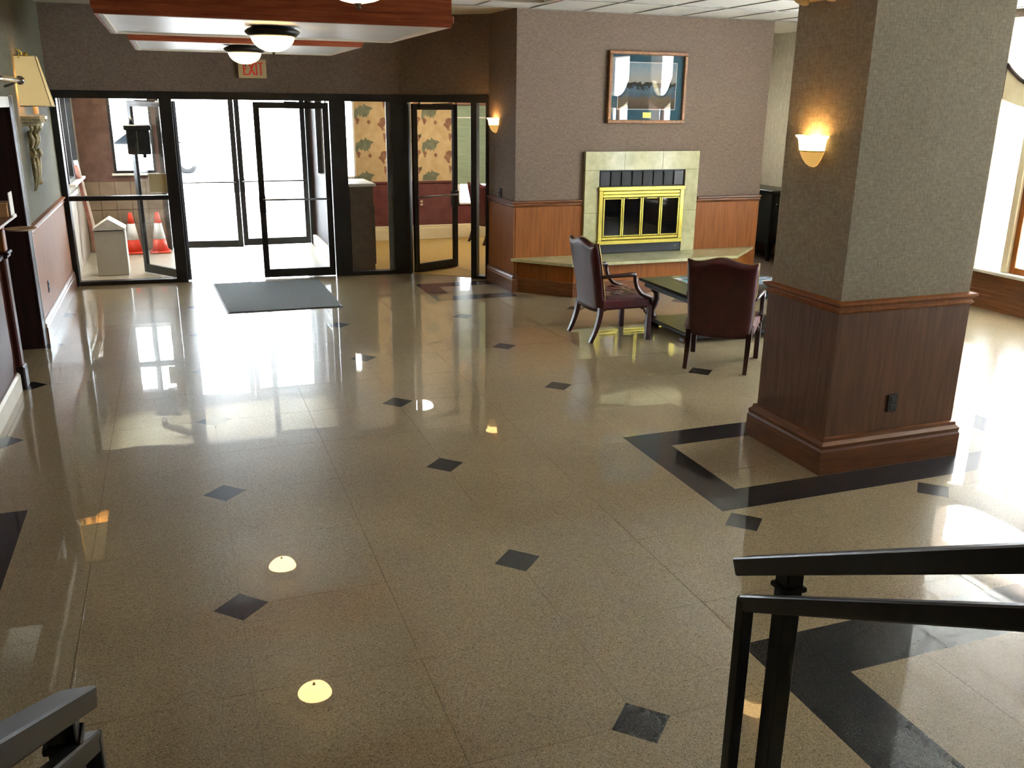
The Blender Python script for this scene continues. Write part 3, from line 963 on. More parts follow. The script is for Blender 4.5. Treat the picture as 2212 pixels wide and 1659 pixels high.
for k in range(4):
    a, b = dx0+k*dw+0.002, dx0+(k+1)*dw-0.002
    mb = MB()
    mb.box(a, a+0.022, FY-0.078, FY-0.045, dz0, dz1, bev=0.004).box(b-0.022, b, FY-0.078, FY-0.045, dz0, dz1, bev=0.004)
    mb.box(a+0.022, b-0.022, FY-0.078, FY-0.045, dz0, dz0+0.016, bev=0.004).box(a+0.022, b-0.022, FY-0.078, FY-0.045, dz1-0.016, dz1, bev=0.004)
    d = put('glass_door', mb, 'brass', fp)
    put('pane', B(a+0.022, b-0.022, FY-0.06, FY-0.055, dz0+0.016, dz1-0.016), 'smoked_glass', d)
    if k in (1, 2):
        put('handle', B(a+0.03, a+0.06, FY-0.09, FY-0.078, dz1-0.012, dz1-0.002, bev=0.002), 'firebox_black', d)
        put('handle', B(b-0.06, b-0.03, FY-0.09, FY-0.078, dz1-0.012, dz1-0.002, bev=0.002), 'firebox_black', d)

# picture above
pc = root('framed_picture', (5.475, FY, 2.45), 'wood framed harbour print with a blue mat hanging above the fireplace', 'picture')
px0, px1, pz0, pz1 = 4.935, 6.015, 2.03, 2.878
mb = MB()
for (a, b, c, d) in ((px0, px1, pz1-0.045, pz1), (px0, px1, pz0, pz0+0.045), (px0, px0+0.045, pz0+0.045, pz1-0.045), (px1-0.045, px1, pz0+0.045, pz1-0.045)):
    mb.box(a, b, FY-0.05, FY-0.002, c, d, bev=0.008)
put('frame', mb, 'picture_frame_wood', pc)
put('mat_board', B(px0+0.045, px1-0.045, FY-0.02, FY-0.004, pz0+0.045, pz1-0.045), 'mat_blue', pc)
put('inner_mat', B(px0+0.135, px1-0.135, FY-0.0225, FY-0.020, pz0+0.165, pz1-0.125), 'paper_white', pc)
put('art_print', B(px0+0.145, px1-0.145, FY-0.0245, FY-0.0225, pz0+0.175, pz1-0.135), 'art_print', pc)
put('plaque', B(5.43, 5.545, FY-0.023, FY-0.020, pz0+0.068, pz0+0.135), 'plaque', pc)
put('glazing', B(px0+0.045, px1-0.045, FY-0.034, FY-0.031, pz0+0.045, pz1-0.045), 'glass_picture', pc)

# ------------------------------------------------------------------ window wall (XR)
bays = [(2.30, 4.22), (0.45, 1.30), (-1.60, -0.45)]
mb = MB()
edges = [YB] + [v for b in sorted(bays) for v in b] + [4.46]
for k in range(0, len(edges), 2):
    mb.box(XR, XR+0.25, edges[k], edges[k+1], 0, CZ+0.3)
for (a, b) in bays:
    mb.box(XR, XR+0.25, a, b, 0, 0.40)
    mb.box(XR, XR+0.25, a, b, 3.22, CZ+0.3)
S('wall_right', mb, 'wallpaper')
S('baseboard_right', MB().moulding([(XR-0.001, YB+0.2), (XR-0.001, 4.44)], [(0, 0), (0.05, 0), (0.05, 0.10), (0.04, 0.115), (0.045, 0.15), (0.03, 0.165), (0.028, 0.2), (0.012, 0.22), (0.012, 0.40), (0, 0.41)], -1), 'oak_dark')
for n, (a, b) in enumerate(bays):
    w = root('window_%d' % (9+n), (XR, (a+b)/2, 0.44), kind='structure')
    put('sill', B(XR-0.07, XR+0.12, a-0.05, b+0.05, 0.41, 0.45, bev=0.008), 'white_paint', w)
    c = (a+b)/2
    hw = (b-a)/2
    # arched head band: bowed transom between the lower lights and the oval upper light
    M_ = 14
    cu = [(c+hw*math.cos(PI*k/M_), 2.40+0.32*abs(math.cos(PI*k/M_))**3) for k in range(M_+1)]
    cl = [(c+hw*math.cos(PI*k/M_), 2.19+0.17*abs(math.cos(PI*k/M_))**2) for k in range(M_+1)]
    mb = MB()
    for k in range(M_):
        mb.prism([cu[k], cu[k+1], cl[k+1], cl[k]], 'x', XR+0.02, XR+0.14)
    put('transom', mb, 'cream_paint', w)
    mb = MB()
    mb.tube([(XR+0.01, p[0], p[1]+0.012) for p in cu], 0.022, 6)
    put('transom_bead', mb, 'dark_wood', w)
    for yy in ((b-0.42, a+0.42) if b-a > 1.5 else ()):
        put('mullion', B(XR+0.0, XR+0.14, yy-0.045, yy+0.045, 0.45, 2.27, bev=0.008), 'cream_paint', w)
        s_ = -1 if yy > c else 1
        put('casement_stile', B(XR+0.03, XR+0.10, yy+s_*0.05, yy+s_*0.12, 0.45, 2.25, bev=0.006), 'oak', w)
    e_ = 0.54 if b-a > 1.5 else 0.0
    mb = MB().box(XR+0.04, XR+0.10, a+e_, b-e_, 0.45, 0.52).box(XR+0.04, XR+0.10, c-0.03, c+0.03, 0.52, 2.22)
    put('casement_rail', mb, 'oak', w)
    put('pane', B(XR+0.065, XR+0.071, a, b, 0.45, 2.3), 'glass', w)
    put('upper_pane', B(XR+0.065, XR+0.071, a, b, 2.3, 3.22), 'glass', w)

# unseen canopy and posts, added outside the doors to cut the street light
S('added_canopy', B(-6, 7.6, VY+0.21, 16.5, 3.7, 3.95), 'white_paint')
for xx in (-5.2, 6.8):
    S('added_canopy_post', B(xx-0.15, xx+0.15, 15.8, 16.1, -0.06, 3.7), 'white_paint')
# unseen eaves, added over the side windows to hold back the high sky
S('added_eaves', B(XR+0.25, XR+1.9, YB, 9.4, 3.3, 3.5), 'white_paint')
# back wall
S('wall_back', B(XL-3.0, XR+0.2, YB-0.2, YB, 0, CZ+0.2), 'wallpaper')

# ------------------------------------------------------------------ column
CX0, CX1, CY0, CY1 = 3.632, 4.65, 0.465, 1.16
co = root('column', (4.1, 0.8, 0), kind='structure')
put('shaft', B(CX0, CX1, CY0, CY1, 1.04, CZ+0.02), 'wallpaper_column_lit', co)
put('core', B(CX0+0.02, CX1-0.02, CY0+0.02, CY1-0.02, 0, 1.05), 'oak', co)
path = [(CX0+.002, CY0+.002), (CX1-.002, CY0+.002), (CX1-.002, CY1-.002), (CX0+.002, CY1-.002)]
t_ = 0.012
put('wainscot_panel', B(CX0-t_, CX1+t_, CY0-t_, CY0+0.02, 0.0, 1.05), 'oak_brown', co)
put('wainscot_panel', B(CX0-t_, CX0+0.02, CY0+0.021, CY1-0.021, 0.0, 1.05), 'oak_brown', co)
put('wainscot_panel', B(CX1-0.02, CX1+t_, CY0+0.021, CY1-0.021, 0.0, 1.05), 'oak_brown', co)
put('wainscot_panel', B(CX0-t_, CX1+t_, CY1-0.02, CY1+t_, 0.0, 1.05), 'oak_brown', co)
put('chair_rail', MB().moulding(path, RAIL, 1, True), 'oak', co)
p2 = [(CX0-t_, CY0-t_), (CX1+t_, CY0-t_), (CX1+t_, CY1+t_), (CX0-t_, CY1+t_)]
put('plinth', MB().moulding(p2, BASE_C, 1, True), 'oak_dark', co)

# ------------------------------------------------------------------ hung ceiling trays with dome lamps
TR = [((-0.46, 1.70, 2.22, 3.98), 'middle tray, wood edged white panel hung before the entrance tray', (0.62, 2.93)),
      ((-0.36, 1.60, 4.74, 6.42), 'wood edged white ceiling tray nearest the exit sign', (0.61, 5.30)),
      ((-0.46, 1.72, -2.10, 0.58), 'wood edged white ceiling tray cut by the top of the picture', (0.55, -0.52))]
TZ = 2.72
for n, ((x0, x1, y0, y1), lab, lp) in enumerate(TR):
    tr = root('ceiling_tray', ((x0+x1)/2, (y0+y1)/2, TZ), lab, 'ceiling panel', 'wood edged trays hung from the ceiling')
    put('panel', B(x0+0.02, x1-0.02, y0+0.02, y1-0.02, TZ+0.012, TZ+0.05), 'panel_white', tr)
    for (a, b, c, d) in ((x0, x1, y0, y0+0.02), (x0, x1, y1-0.02, y1), (x0, x0+0.02, y0+.02, y1-.02), (x1-0.02, x1, y0+.02, y1-.02)):
        put('fascia', B(a, b, c, d, TZ, CZ), 'cherry', tr)
    mb = MB()
    for (a, b, c, d) in ((x0+.02, x1-.02, y0+.02, y0+.05), (x0+.02, x1-.02, y1-.05, y1-.02), (x0+.02, x0+.05, y0+.05, y1-.05), (x1-.05, x1-.02, y0+.05, y1-.05)):
        mb.box(a, b, c, d, TZ-0.002, TZ+0.012)
    put('edge_trim', mb, 'white_paint', tr)
    for z in (TZ+0.025, TZ+0.30):
        put('fascia_moulding', B(x0-0.012, x1+0.012, y0-0.012, y0-0.0005, z, z+0.045, bev=0.004), 'cherry', tr)
        put('fascia_moulding', B(x0-0.012, x1+0.012, y1+0.0005, y1+0.012, z, z+0.045, bev=0.004), 'cherry', tr)
    ll = ('ceiling dome lamp under the middle tray, largest whole one', 'ceiling dome lamp hanging before the exit sign', 'ceiling dome lamp cut off by the top of the picture')[n]
    cl = root('dome_lamp', (lp[0], lp[1], TZ+0.012), ll, 'lamp', 'bronze rimmed dome lamps under the trays')
    c = (lp[0], lp[1], TZ+0.012)
    put('pan', MB().lathe([(0.0, 0.0), (0.13, 0.0), (0.165, -0.012), (0.185, -0.026), (0.187, -0.036), (0.165, -0.058), (0.150, -0.066), (0.140, -0.060), (0.0, -0.05)], c, 32), 'bronze_frame', cl)
    prof = [(0.148, -0.056)] + [(0.148*math.cos(a*PI/2/8), -0.056-0.105*math.sin(a*PI/2/8)) for a in range(1, 8)] + [(0.0, -0.161)]
    put('dome', MB().lathe(prof, c, 32), 'dome_glow', cl)
    put('finial', MB().lathe([(0.0, -0.155), (0.014, -0.158), (0.014, -0.165), (0.006, -0.168), (0.010, -0.176), (0.0, -0.183)], c, 10), 'bronze_frame', cl)

# lamps of the cafe and the vestibule
lamp_mat('cafe_glow', (1.0, 0.86, 0.68), 20.0)
def flush_lamp(x, y, z, rr, lab):
    r = root('flush_lamp', (x, y, z), lab, 'lamp', 'flush ceiling lamps behind the glass')
    put('rim', MB().lathe([(0, 0), (rr, 0), (rr*1.04, -0.02), (rr, -0.04), (0, -0.03)], (x, y, z), 24), 'bronze_frame', r)
    put('dome', MB().lathe([(rr*0.9, -0.035), (rr*0.8, -0.07), (rr*0.5, -0.10), (0, -0.115)], (x, y, z), 24), 'cafe_glow', r)
flush_lamp(3.4, 9.9, 2.62, 0.22, 'flush ceiling lamp in the cafe, above the counter end')
flush_lamp(4.9, 9.6, 2.62, 0.22, 'flush ceiling lamp in the cafe, beyond the angled door')
flush_lamp(-0.7, 8.85, 2.62, 0.20, 'flush ceiling lamp in the vestibule')

# exit sign
ex = root('exit_sign', (*ept(2.35), 2.6), 'ivory exit sign with red letters above the entrance doors', 'sign')
u0, u1, z0, z1 = 2.175, 2.51, 2.515, 2.735
put('body', ebox(u0, u1, -0.045, -0.001, z0, z1, 0.004), 'sign_ivory', ex)
def strokes(ch, u, w, z, h, t):
    R_ = []
    if ch == 'E':
        R_ = [(u, u+t, z, z+h), (u+t, u+w, z, z+t*.8), (u+t, u+w, z+h-t*.8, z+h), (u+t, u+w*.85, z+h/2-t*.4, z+h/2+t*.4)]
    if ch == 'I': R_ = [(u+w/2-t/2, u+w/2+t/2, z, z+h)]
    if ch == 'T': R_ = [(u+w/2-t/2, u+w/2+t/2, z, z+h-t*.8), (u, u+w, z+h-t*.8, z+h)]
    mb = MB()
    for (a, b, c, d) in R_: ebox(a, b, -0.048, -0.045, c, d, mb=mb)
    if ch == 'X':
        for (p, q) in (((u, z), (u+w, z+h)), ((u+w, z), (u, z+h))):
            s_ = t*0.62
            mb.prism([(p[0]-s_, p[1]), (p[0]+s_, p[1]), (q[0]+s_, q[1]), (q[0]-s_, q[1])], 'y', -0.0482 if p[0] < q[0] else -0.0481, -0.045, M=EM)
    return mb
uu = u0+0.058
for ch, wd in (('E', 0.055), ('X', 0.068), ('I', 0.022), ('T', 0.06)):
    put('letter', strokes(ch, uu, wd, z0+0.035, 0.15, 0.019), 'exit_red', ex)
    uu += wd+0.012

# ------------------------------------------------------------------ wall sconces (half-bowl uplights)
def half_sconce(name, c, ang, label, s=1.0, group='half bowl wall sconces'):
    """bowl against a wall; local +x points out of the wall"""
    r = root(name, c, label, 'lamp', group, rz=ang, local=True)
    a0, a1 = -PI/2, PI/2
    up = [(0.125*s, -0.04*s), (0.137*s, 0.03*s), (0.145*s, 0.055*s), (0.168*s, 0.078*s), (0.163*s, 0.083*s), (0.14*s, 0.062*s), (0.130*s, 0.03*s), (0.12*s, -0.035*s)]
    put('upper_bowl', MB().lathe(up, seg=20, a0=a0, a1=a1), 'sconce_glow', r)
    lo = [(0.002, -0.175*s), (0.03*s, -0.17*s), (0.062*s, -0.15*s), (0.092*s, -0.11*s), (0.112*s, -0.07*s), (0.12*s, -0.048*s)]
    put('lower_bowl', MB().lathe(lo, seg=20, a0=a0, a1=a1), 'sconce_dim', r)
    put('band', MB().lathe([(0.122*s, -0.048*s), (0.128*s, -0.048*s), (0.128*s, -0.040*s), (0.122*s, -0.040*s), (0.122*s, -0.048*s)], seg=20, a0=a0, a1=a1), 'brass', r)
    put('back_plate', B(-0.0005, 0.006, -0.07*s, 0.07*s, -0.1*s, 0.03*s), 'brass', r)
    put('bulb', MB().sphere((0.055*s, 0, 0.045*s), 0.026*s, 10, 8, (1, 1, 1.3)), 'bulb', r)
    return r
half_sconce('wall_sconce', (CX0-0.001, 0.862, 2.02), PI, 'glowing half bowl sconce on the column', s=0.74)
sdir = math.atan2(A2[1]-A3[1], A2[0]-A3[0])
sp = Vector(A3).lerp(Vector(A2), 0.72)
half_sconce('wall_sconce', (sp.x-0.002, sp.y, 2.02), sdir+PI/2, 'glowing half bowl sconce beside the cafe door', s=0.7)

# cream shade wall lamp near the desk
wlp = root('shaded_wall_lamp', (XL, 6.15, 1.37), 'cream paper shade wall lamp on an ornate gilt bracket', 'lamp')
yc = 6.15
def half_ring(w, d, z): return [(XL+0.012, yc-w, z), (XL+d, yc-w*0.72, z), (XL+d, yc+w*0.72, z), (XL+0.012, yc+w, z)]
b_, t2 = half_ring(0.20, 0.275, 2.175), half_ring(0.125, 0.185, 2.625)
mb = MB()
mb.add(b_+t2, [(0, 1, 5, 4), (1, 2, 6, 5), (2, 3, 7, 6)])
put('lamp_shade', mb, 'shade_cream', wlp)
mb = MB()
for k in (1, 2): mb.tube([b_[k], t2[k]], 0.004, 5)
mb.tube(b_, 0.005, 5)
mb.tube(t2, 0.005, 5)
put('shade_piping', mb, 'gilt', wlp)
mb = MB()
for yy in (yc-0.12, yc+0.06):
    mb.tube([(XL+0.05, yy, 2.60), (XL+0.06, yy-0.01, 2.66), (XL+0.04, yy-0.03, 2.685)], 0.006, 6)
mb.sphere((XL+0.10, yc, 2.64), 0.02, 8, 6)
mb.tube([(XL+0.06, yc-0.12, 2.61), (XL+0.06, yc+0.12, 2.61)], 0.004, 5)
put('shade_holder', mb, 'brass', wlp)
put('candle_tube', MB().lathe([(0.0, 2.10), (0.024, 2.10), (0.024, 2.26), (0, 2.27)], (XL+0.12, yc, 0), 12), 'cream_paint', wlp)
put('bulb', MB().sphere((XL+0.12, yc, 2.33), 0.028, 10, 8, (1, 1, 1.4)), 'bulb', wlp)
mb = MB()
for z, w_, d_ in ((2.085, 0.17, 0.20), (2.055, 0.16, 0.185), (2.02, 0.135, 0.16)):
    mb.prism([(XL+0.001, yc-w_), (XL+d_*0.8, yc-w_*0.9), (XL+d_, yc-w_*0.5), (XL+d_, yc+w_*0.5), (XL+d_*0.8, yc+w_*0.9), (XL+0.001, yc+w_)], 'z', z-0.028, z)
put('bracket_shelf', mb, 'gilt', wlp)
mb = MB()
for k in range(7): mb.sphere((XL+0.188-0.012*abs(k-3), yc-0.13+0.043*k, 2.045), 0.016, 8, 6)
put('beading', mb, 'gilt', wlp)
mb = MB()
def foliate(z0, z1, w0, w1, d0, d1, n=5):
    for k in range(n):
        f_ = (k/(n-1)-0.5)*2
        pts = []
        for q in range(6):
            tq = q/5
            ww = w0+(w1-w0)*tq
            dd = d0+(d1-d0)*tq
            bulge = math.sin(tq*PI)*0.02
            pts.append((XL+max(0.012, dd*(1-0.5*f_*f_)+bulge), yc+f_*ww, z0+(z1-z0)*tq))
        mb.tube(pts, [0.016, 0.02, 0.019, 0.017, 0.013, 0.007], 6)
foliate(2.0, 1.93, 0.12, 0.09, 0.13, 0.09, 6)
foliate(1.93, 1.79, 0.09, 0.06, 0.10, 0.075, 5)
foliate(1.78, 1.70, 0.05, 0.07, 0.09, 0.10, 4)
foliate(1.70, 1.38, 0.08, 0.012, 0.09, 0.022, 6)
mb.sphere((XL+0.06, yc+0.03, 1.47), 0.035, 8, 6)
mb.lathe([(0.0, 1.95), (0.07, 1.93), (0.085, 1.86), (0.05, 1.79), (0.065, 1.74), (0.07, 1.66), (0.05, 1.55), (0.02, 1.42), (0.0, 1.37)], (XL+0.02, yc, 0), 12, -PI/2, PI/2)
put('carved_bracket', mb, 'gilt', wlp)

# chrome rod above the reception opening
rd = root('wall_rod', (-1.3, 4.7, 2.4), 'chrome rod with a ring end mounted above the reception opening', 'rod')
put('rod', MB().tube([(-1.3, 3.2, 2.395), (-1.3, 5.36, 2.395)], 0.021, 12), 'chrome', rd)
put('end_ring', MB().lathe([(0.021, 0), (0.034, 0.006), (0.038, 0.018), (0.034, 0.03), (0.021, 0.036), (0.0, 0.036)], seg=16, M=Matrix.Translation((-1.3, 5.36, 2.395)) @ Matrix.Rotation(-PI/2, 4, 'X')), 'chrome', rd)
for yy in (3.5, 5.30):
    put('wall_bracket', MB().tube([(XL+0.001, yy, 2.34), (XL+0.06, yy, 2.36), (-1.3, yy, 2.392)], 0.009, 8), 'steel_dull', rd)

# ------------------------------------------------------------------ reception desk
dk = root('reception_desk', (-1.75, 2.4, 0), 'dark wood reception desk with moulded corner post at the picture edge', 'desk')
put('body', B(-2.15, -1.44, 0.3, 4.04, 0.0, 1.06), 'desk_wood', dk)
put('corner_post', B(-1.50, -1.395, 3.95, 4.075, 0.0, 1.06, bev=0.012), 'desk_wood', dk)
for k in range(4):
    y0 = 0.45+k*0.86
    put('front_panel', B(-1.44, -1.425, y0, y0+0.76, 0.28, 0.92, bev=0.012), 'desk_wood', dk)
put('plinth', MB().moulding([(-1.44, 0.3), (-1.44, 3.93)], [(0, 0), (0.025, 0), (0.025, 0.13), (0.01, 0.15), (0, 0.15)], 1), 'white_paint', dk)
put('post_plinth', B(-1.515, -1.38, 3.935, 4.09, 0.0, 0.19, bev=0.012), 'dark_wood', dk)
put('cap_moulding', MB().box(-1.52, -1.375, 3.93, 4.095, 1.06, 1.085, bev=0.006).box(-1.53, -1.362, 3.92, 4.105, 1.085, 1.11, bev=0.008), 'dark_wood', dk)
put('counter_top', B(-2.2, -1.40, 0.25, 3.93, 1.06, 1.10, bev=0.008), 'dark_wood', dk)
put('upper_post', B(-1.47, -1.385, 3.95, 4.06, 1.11, 1.36, bev=0.008), 'oak', dk)
put('transaction_shelf', B(-1.75, -1.29, 2.6, 4.09, 1.36, 1.38, bev=0.006), 'oak_dark', dk)
tr_ = root('round_dish', (-1.33, 4.0, 1.24), 'round tan ledge dish beside the reception desk post', 'dish')
put('dish', MB().lathe([(0.0, -0.006), (0.06, -0.006), (0.10, 0.0), (0.118, 0.010), (0.115, 0.014), (0.09, 0.006), (0.0, 0.002)], (-1.265, 4.0, 1.27), 24), 'dish_tan', tr_)
bxr = root('card_box', (-1.42, 3.98, 1.38), 'small tan card box on the reception desk shelf', 'box')
put('body', B(-1.52, -1.32, 3.9, 4.05, 1.38, 1.475, bev=0.004), 'box_tan', bxr)
put('lid', B(-1.525, -1.315, 3.895, 4.055, 1.475, 1.49, bev=0.003), 'box_tan', bxr)
st = root('leaflet_stand', (-1.38, 4.02, 1.38), 'clear leaflet stand with white papers beside the tan box', 'stand')
put('back', B(-1.308, -1.302, 3.92, 4.08, 1.38, 1.56), 'paper_white', st)
put('foot', B(-1.302, -1.292, 3.92, 4.08, 1.3801, 1.389), 'paper_white', st)

# ------------------------------------------------------------------ entry mat
em = root('entrance_mat', (0.9, 7.15, 0), 'grey ribbed entrance mat on the terrazzo before the doors', 'mat')
mp = [(0.30, 6.28), (1.57, 6.24), (1.55, 8.02), (0.22, 8.08)]
put('rubber_base', MB().prism(mp, 'z', 0.0005, 0.006), 'mat_rubber', em)
cxm, cym = 0.91, 7.15
mp2_ = [(cxm+(p[0]-cxm)*0.965, cym+(p[1]-cym)*0.975) for p in mp]
put('pile', MB().prism(mp2_, 'z', 0.006, 0.012), 'mat_grey', em)

# ------------------------------------------------------------------ vestibule things
bn = root('pedestal_bin', (-1.0, 9.25, 0), 'stone textured pedestal bin with gable top behind the entrance glass', 'bin')
put('body', B(-1.18, -0.80, 9.08, 9.46, 0.0, 0.585, bev=0.006), 'bin_beige', bn)
put('lid', MB().prism([(-1.19, 0.60), (-0.79, 0.60), (-0.79, 0.615), (-0.99, 0.745), (-1.19, 0.615)], 'y', 9.07, 9.47), 'bin_white', bn)
put('shadow_gap', B(-1.16, -0.82, 9.10, 9.44, 0.585, 0.60), 'box_black', bn)
def cone(x, y, lab):
    r = root('traffic_cone', (x, y, 0), lab, 'cone', 'traffic cones in the vestibule')
    put('base', B(x-0.15, x+0.15, y-0.15, y+0.15, 0, 0.03, bev=0.012), 'cone_orange', r)
    def rad(z): return 0.118-(z-0.03)*(0.118-0.028)/0.57
    put('lower_cone', MB().lathe([(rad(0.03), 0.03), (rad(0.21), 0.21)], (x, y, 0), 20), 'cone_orange', r)
    put('white_band', MB().lathe([(rad(0.21)+.001, 0.21), (rad(0.45)+.001, 0.45)], (x, y, 0), 20), 'cone_white', r)
    put('tip', MB().lathe([(rad(0.45), 0.45), (rad(0.60), 0.60), (rad(0.60)*.6, 0.615), (0, 0.615)], (x, y, 0), 20), 'cone_orange', r)
cone(-0.80, 10.98, 'orange and white traffic cone standing behind the pedestal bin')
cone(-0.42, 10.96, 'orange and white traffic cone seen through the open door leaf')
lb = root('leaning_boards', (-1.3, 10.5, 0), 'long white and red board leaning on the vestibule side wall', 'board')
a, b = Vector((-1.395, 10.35, 1.42)), Vector((-1.18, 10.0, 0.01))
put('white_board', MB().tube([a, b], 0.028, sq=True), 'plank_white', lb)
put('red_board', MB().tube([a+Vector((-0.0, -0.075, -0.06)), b+Vector((-0.03, -0.075, 0.0))], 0.022, sq=True), 'plank_red', lb)
pn = put('taped_notice', ebox(1.0, 1.215, 0.012, 0.0255, 1.13, 1.37), 'paper_white', label='tan notice in a white border stuck on the entrance glass', cat='notice', origin=(ept(1.1)[0], ept(1.1)[1], 1.25))
put('sheet', ebox(1.012, 1.203, 0.010, 0.012, 1.145, 1.36), 'paper_tan', pn)
bb = root('lidded_box', (-0.5, 8.8, 1.6), 'black lidded box fixed on the open entrance leaf', 'box')
put('body', B(-0.635, -0.36, 8.76, 8.85, 1.58, 1.90, bev=0.012), 'box_black', bb)
put('lid', B(-0.66, -0.335, 8.74, 8.87, 1.875, 1.945, bev=0.012), 'box_black', bb)
put('neck', MB().tube([(-0.56, 8.82, 1.945), (-0.565, 8.83, 2.03)], [0.03, 0.02], 8), 'box_black', bb)
put('catch', B(-0.46, -0.42, 8.75, 8.78, 1.54, 1.585, bev=0.004), 'box_black', bb)
put('centre_seam', B(-0.513, -0.507, 8.756, 8.76, 1.60, 1.87), 'gilt', bb)

# ------------------------------------------------------------------ cafe counter
ct = root('cafe_counter', (2.3, 8.9, 0), 'brown cafe counter with a pale top behind the sidelight', 'counter')
put('body', B(2.10, 2.42, 8.5, 9.3, 0.006, 1.15), 'counter_brown', ct)
put('top', B(2.08, 2.46, 8.46, 9.34, 1.15, 1.19, bev=0.01), 'white_paint', ct)
put('end_panel', B(2.42, 2.445, 8.54, 9.26, 0.08, 0.9, bev=0.004), 'counter_brown', ct)

# ------------------------------------------------------------------ switches and outlets
def plate(name, M_, w, h, mname, face, lab, dark=True):
    r = root(name, M_.translation, lab, 'outlet' if 'outlet' in name else 'switch')
    put('cover', MB().box(-w/2, w/2, -0.008, -0.0005, -h/2, h/2, bev=0.002, M=M_), mname, r)
    if 'outlet' in name:
        put('socket', MB().box(-w*.25, w*.25, -0.011, -0.008, h*.08, h*.36, bev=0.002, M=M_), face, r)
        put('socket', MB().box(-w*.25, w*.25, -0.011, -0.008, -h*.36, -h*.08, bev=0.002, M=M_), face, r)
    else:
        put('toggle', MB().box(-w*.1, w*.1, -0.02, -0.008, -h*.12, h*.12, bev=0.002, M=M_), face, r)
plate('wall_outlet', Matrix.Translation((4.13, CY0-t_, 0.42)), 0.075, 0.118, 'outlet_dark', 'box_black', 'dark outlet low on the column wainscot')
plate('wall_outlet', Matrix.Translation((XL+0.014, 6.1, 0.44)) @ Matrix.Rotation(PI/2, 4, 'Z'), 0.075, 0.118, 'outlet_dark', 'box_black', 'dark outlet on the wainscot under the shaded lamp')
plate('wall_outlet', Matrix.Translation((3.80, VY-0.001, 0.62)), 0.075, 0.118, 'maroon_wall', 'outlet_ivory', 'outlet on the maroon cafe dado')
sp2 = Vector(A3).lerp(Vector(A2), 0.53)
plate('light_switch', Matrix.Translation((sp2.x-0.001, sp2.y, 1.175)) @ Matrix.Rotation(sdir+PI, 4, 'Z'), 0.075, 0.118, 'outlet_dark', 'chrome', 'dark switch plate above the chair rail near the cafe door')

# emergency light on the column
el = root('emergency_light', (CX0, 0.82, 2.95), 'cream emergency light box high on the column', 'light fitting')
put('body', MB().prism([(CX0-0.001, 2.855), (CX0-0.075, 2.87), (CX0-0.09, 3.05), (CX0-0.001, 3.05)], 'y', 0.70, 1.06), 'cream_paint', el)
for yy in (0.76, 1.01):
    mb = MB().lathe([(0.0, 0.05), (0.028, 0.05), (0.052, 0.0), (0.05, -0.008), (0.0, -0.004)], seg=16, M=Matrix.Translation((CX0-0.10, yy, 2.86)) @ Matrix.Rotation(0.5, 4, 'Y'))
    put('lamp_head', mb, 'cream_paint', el)

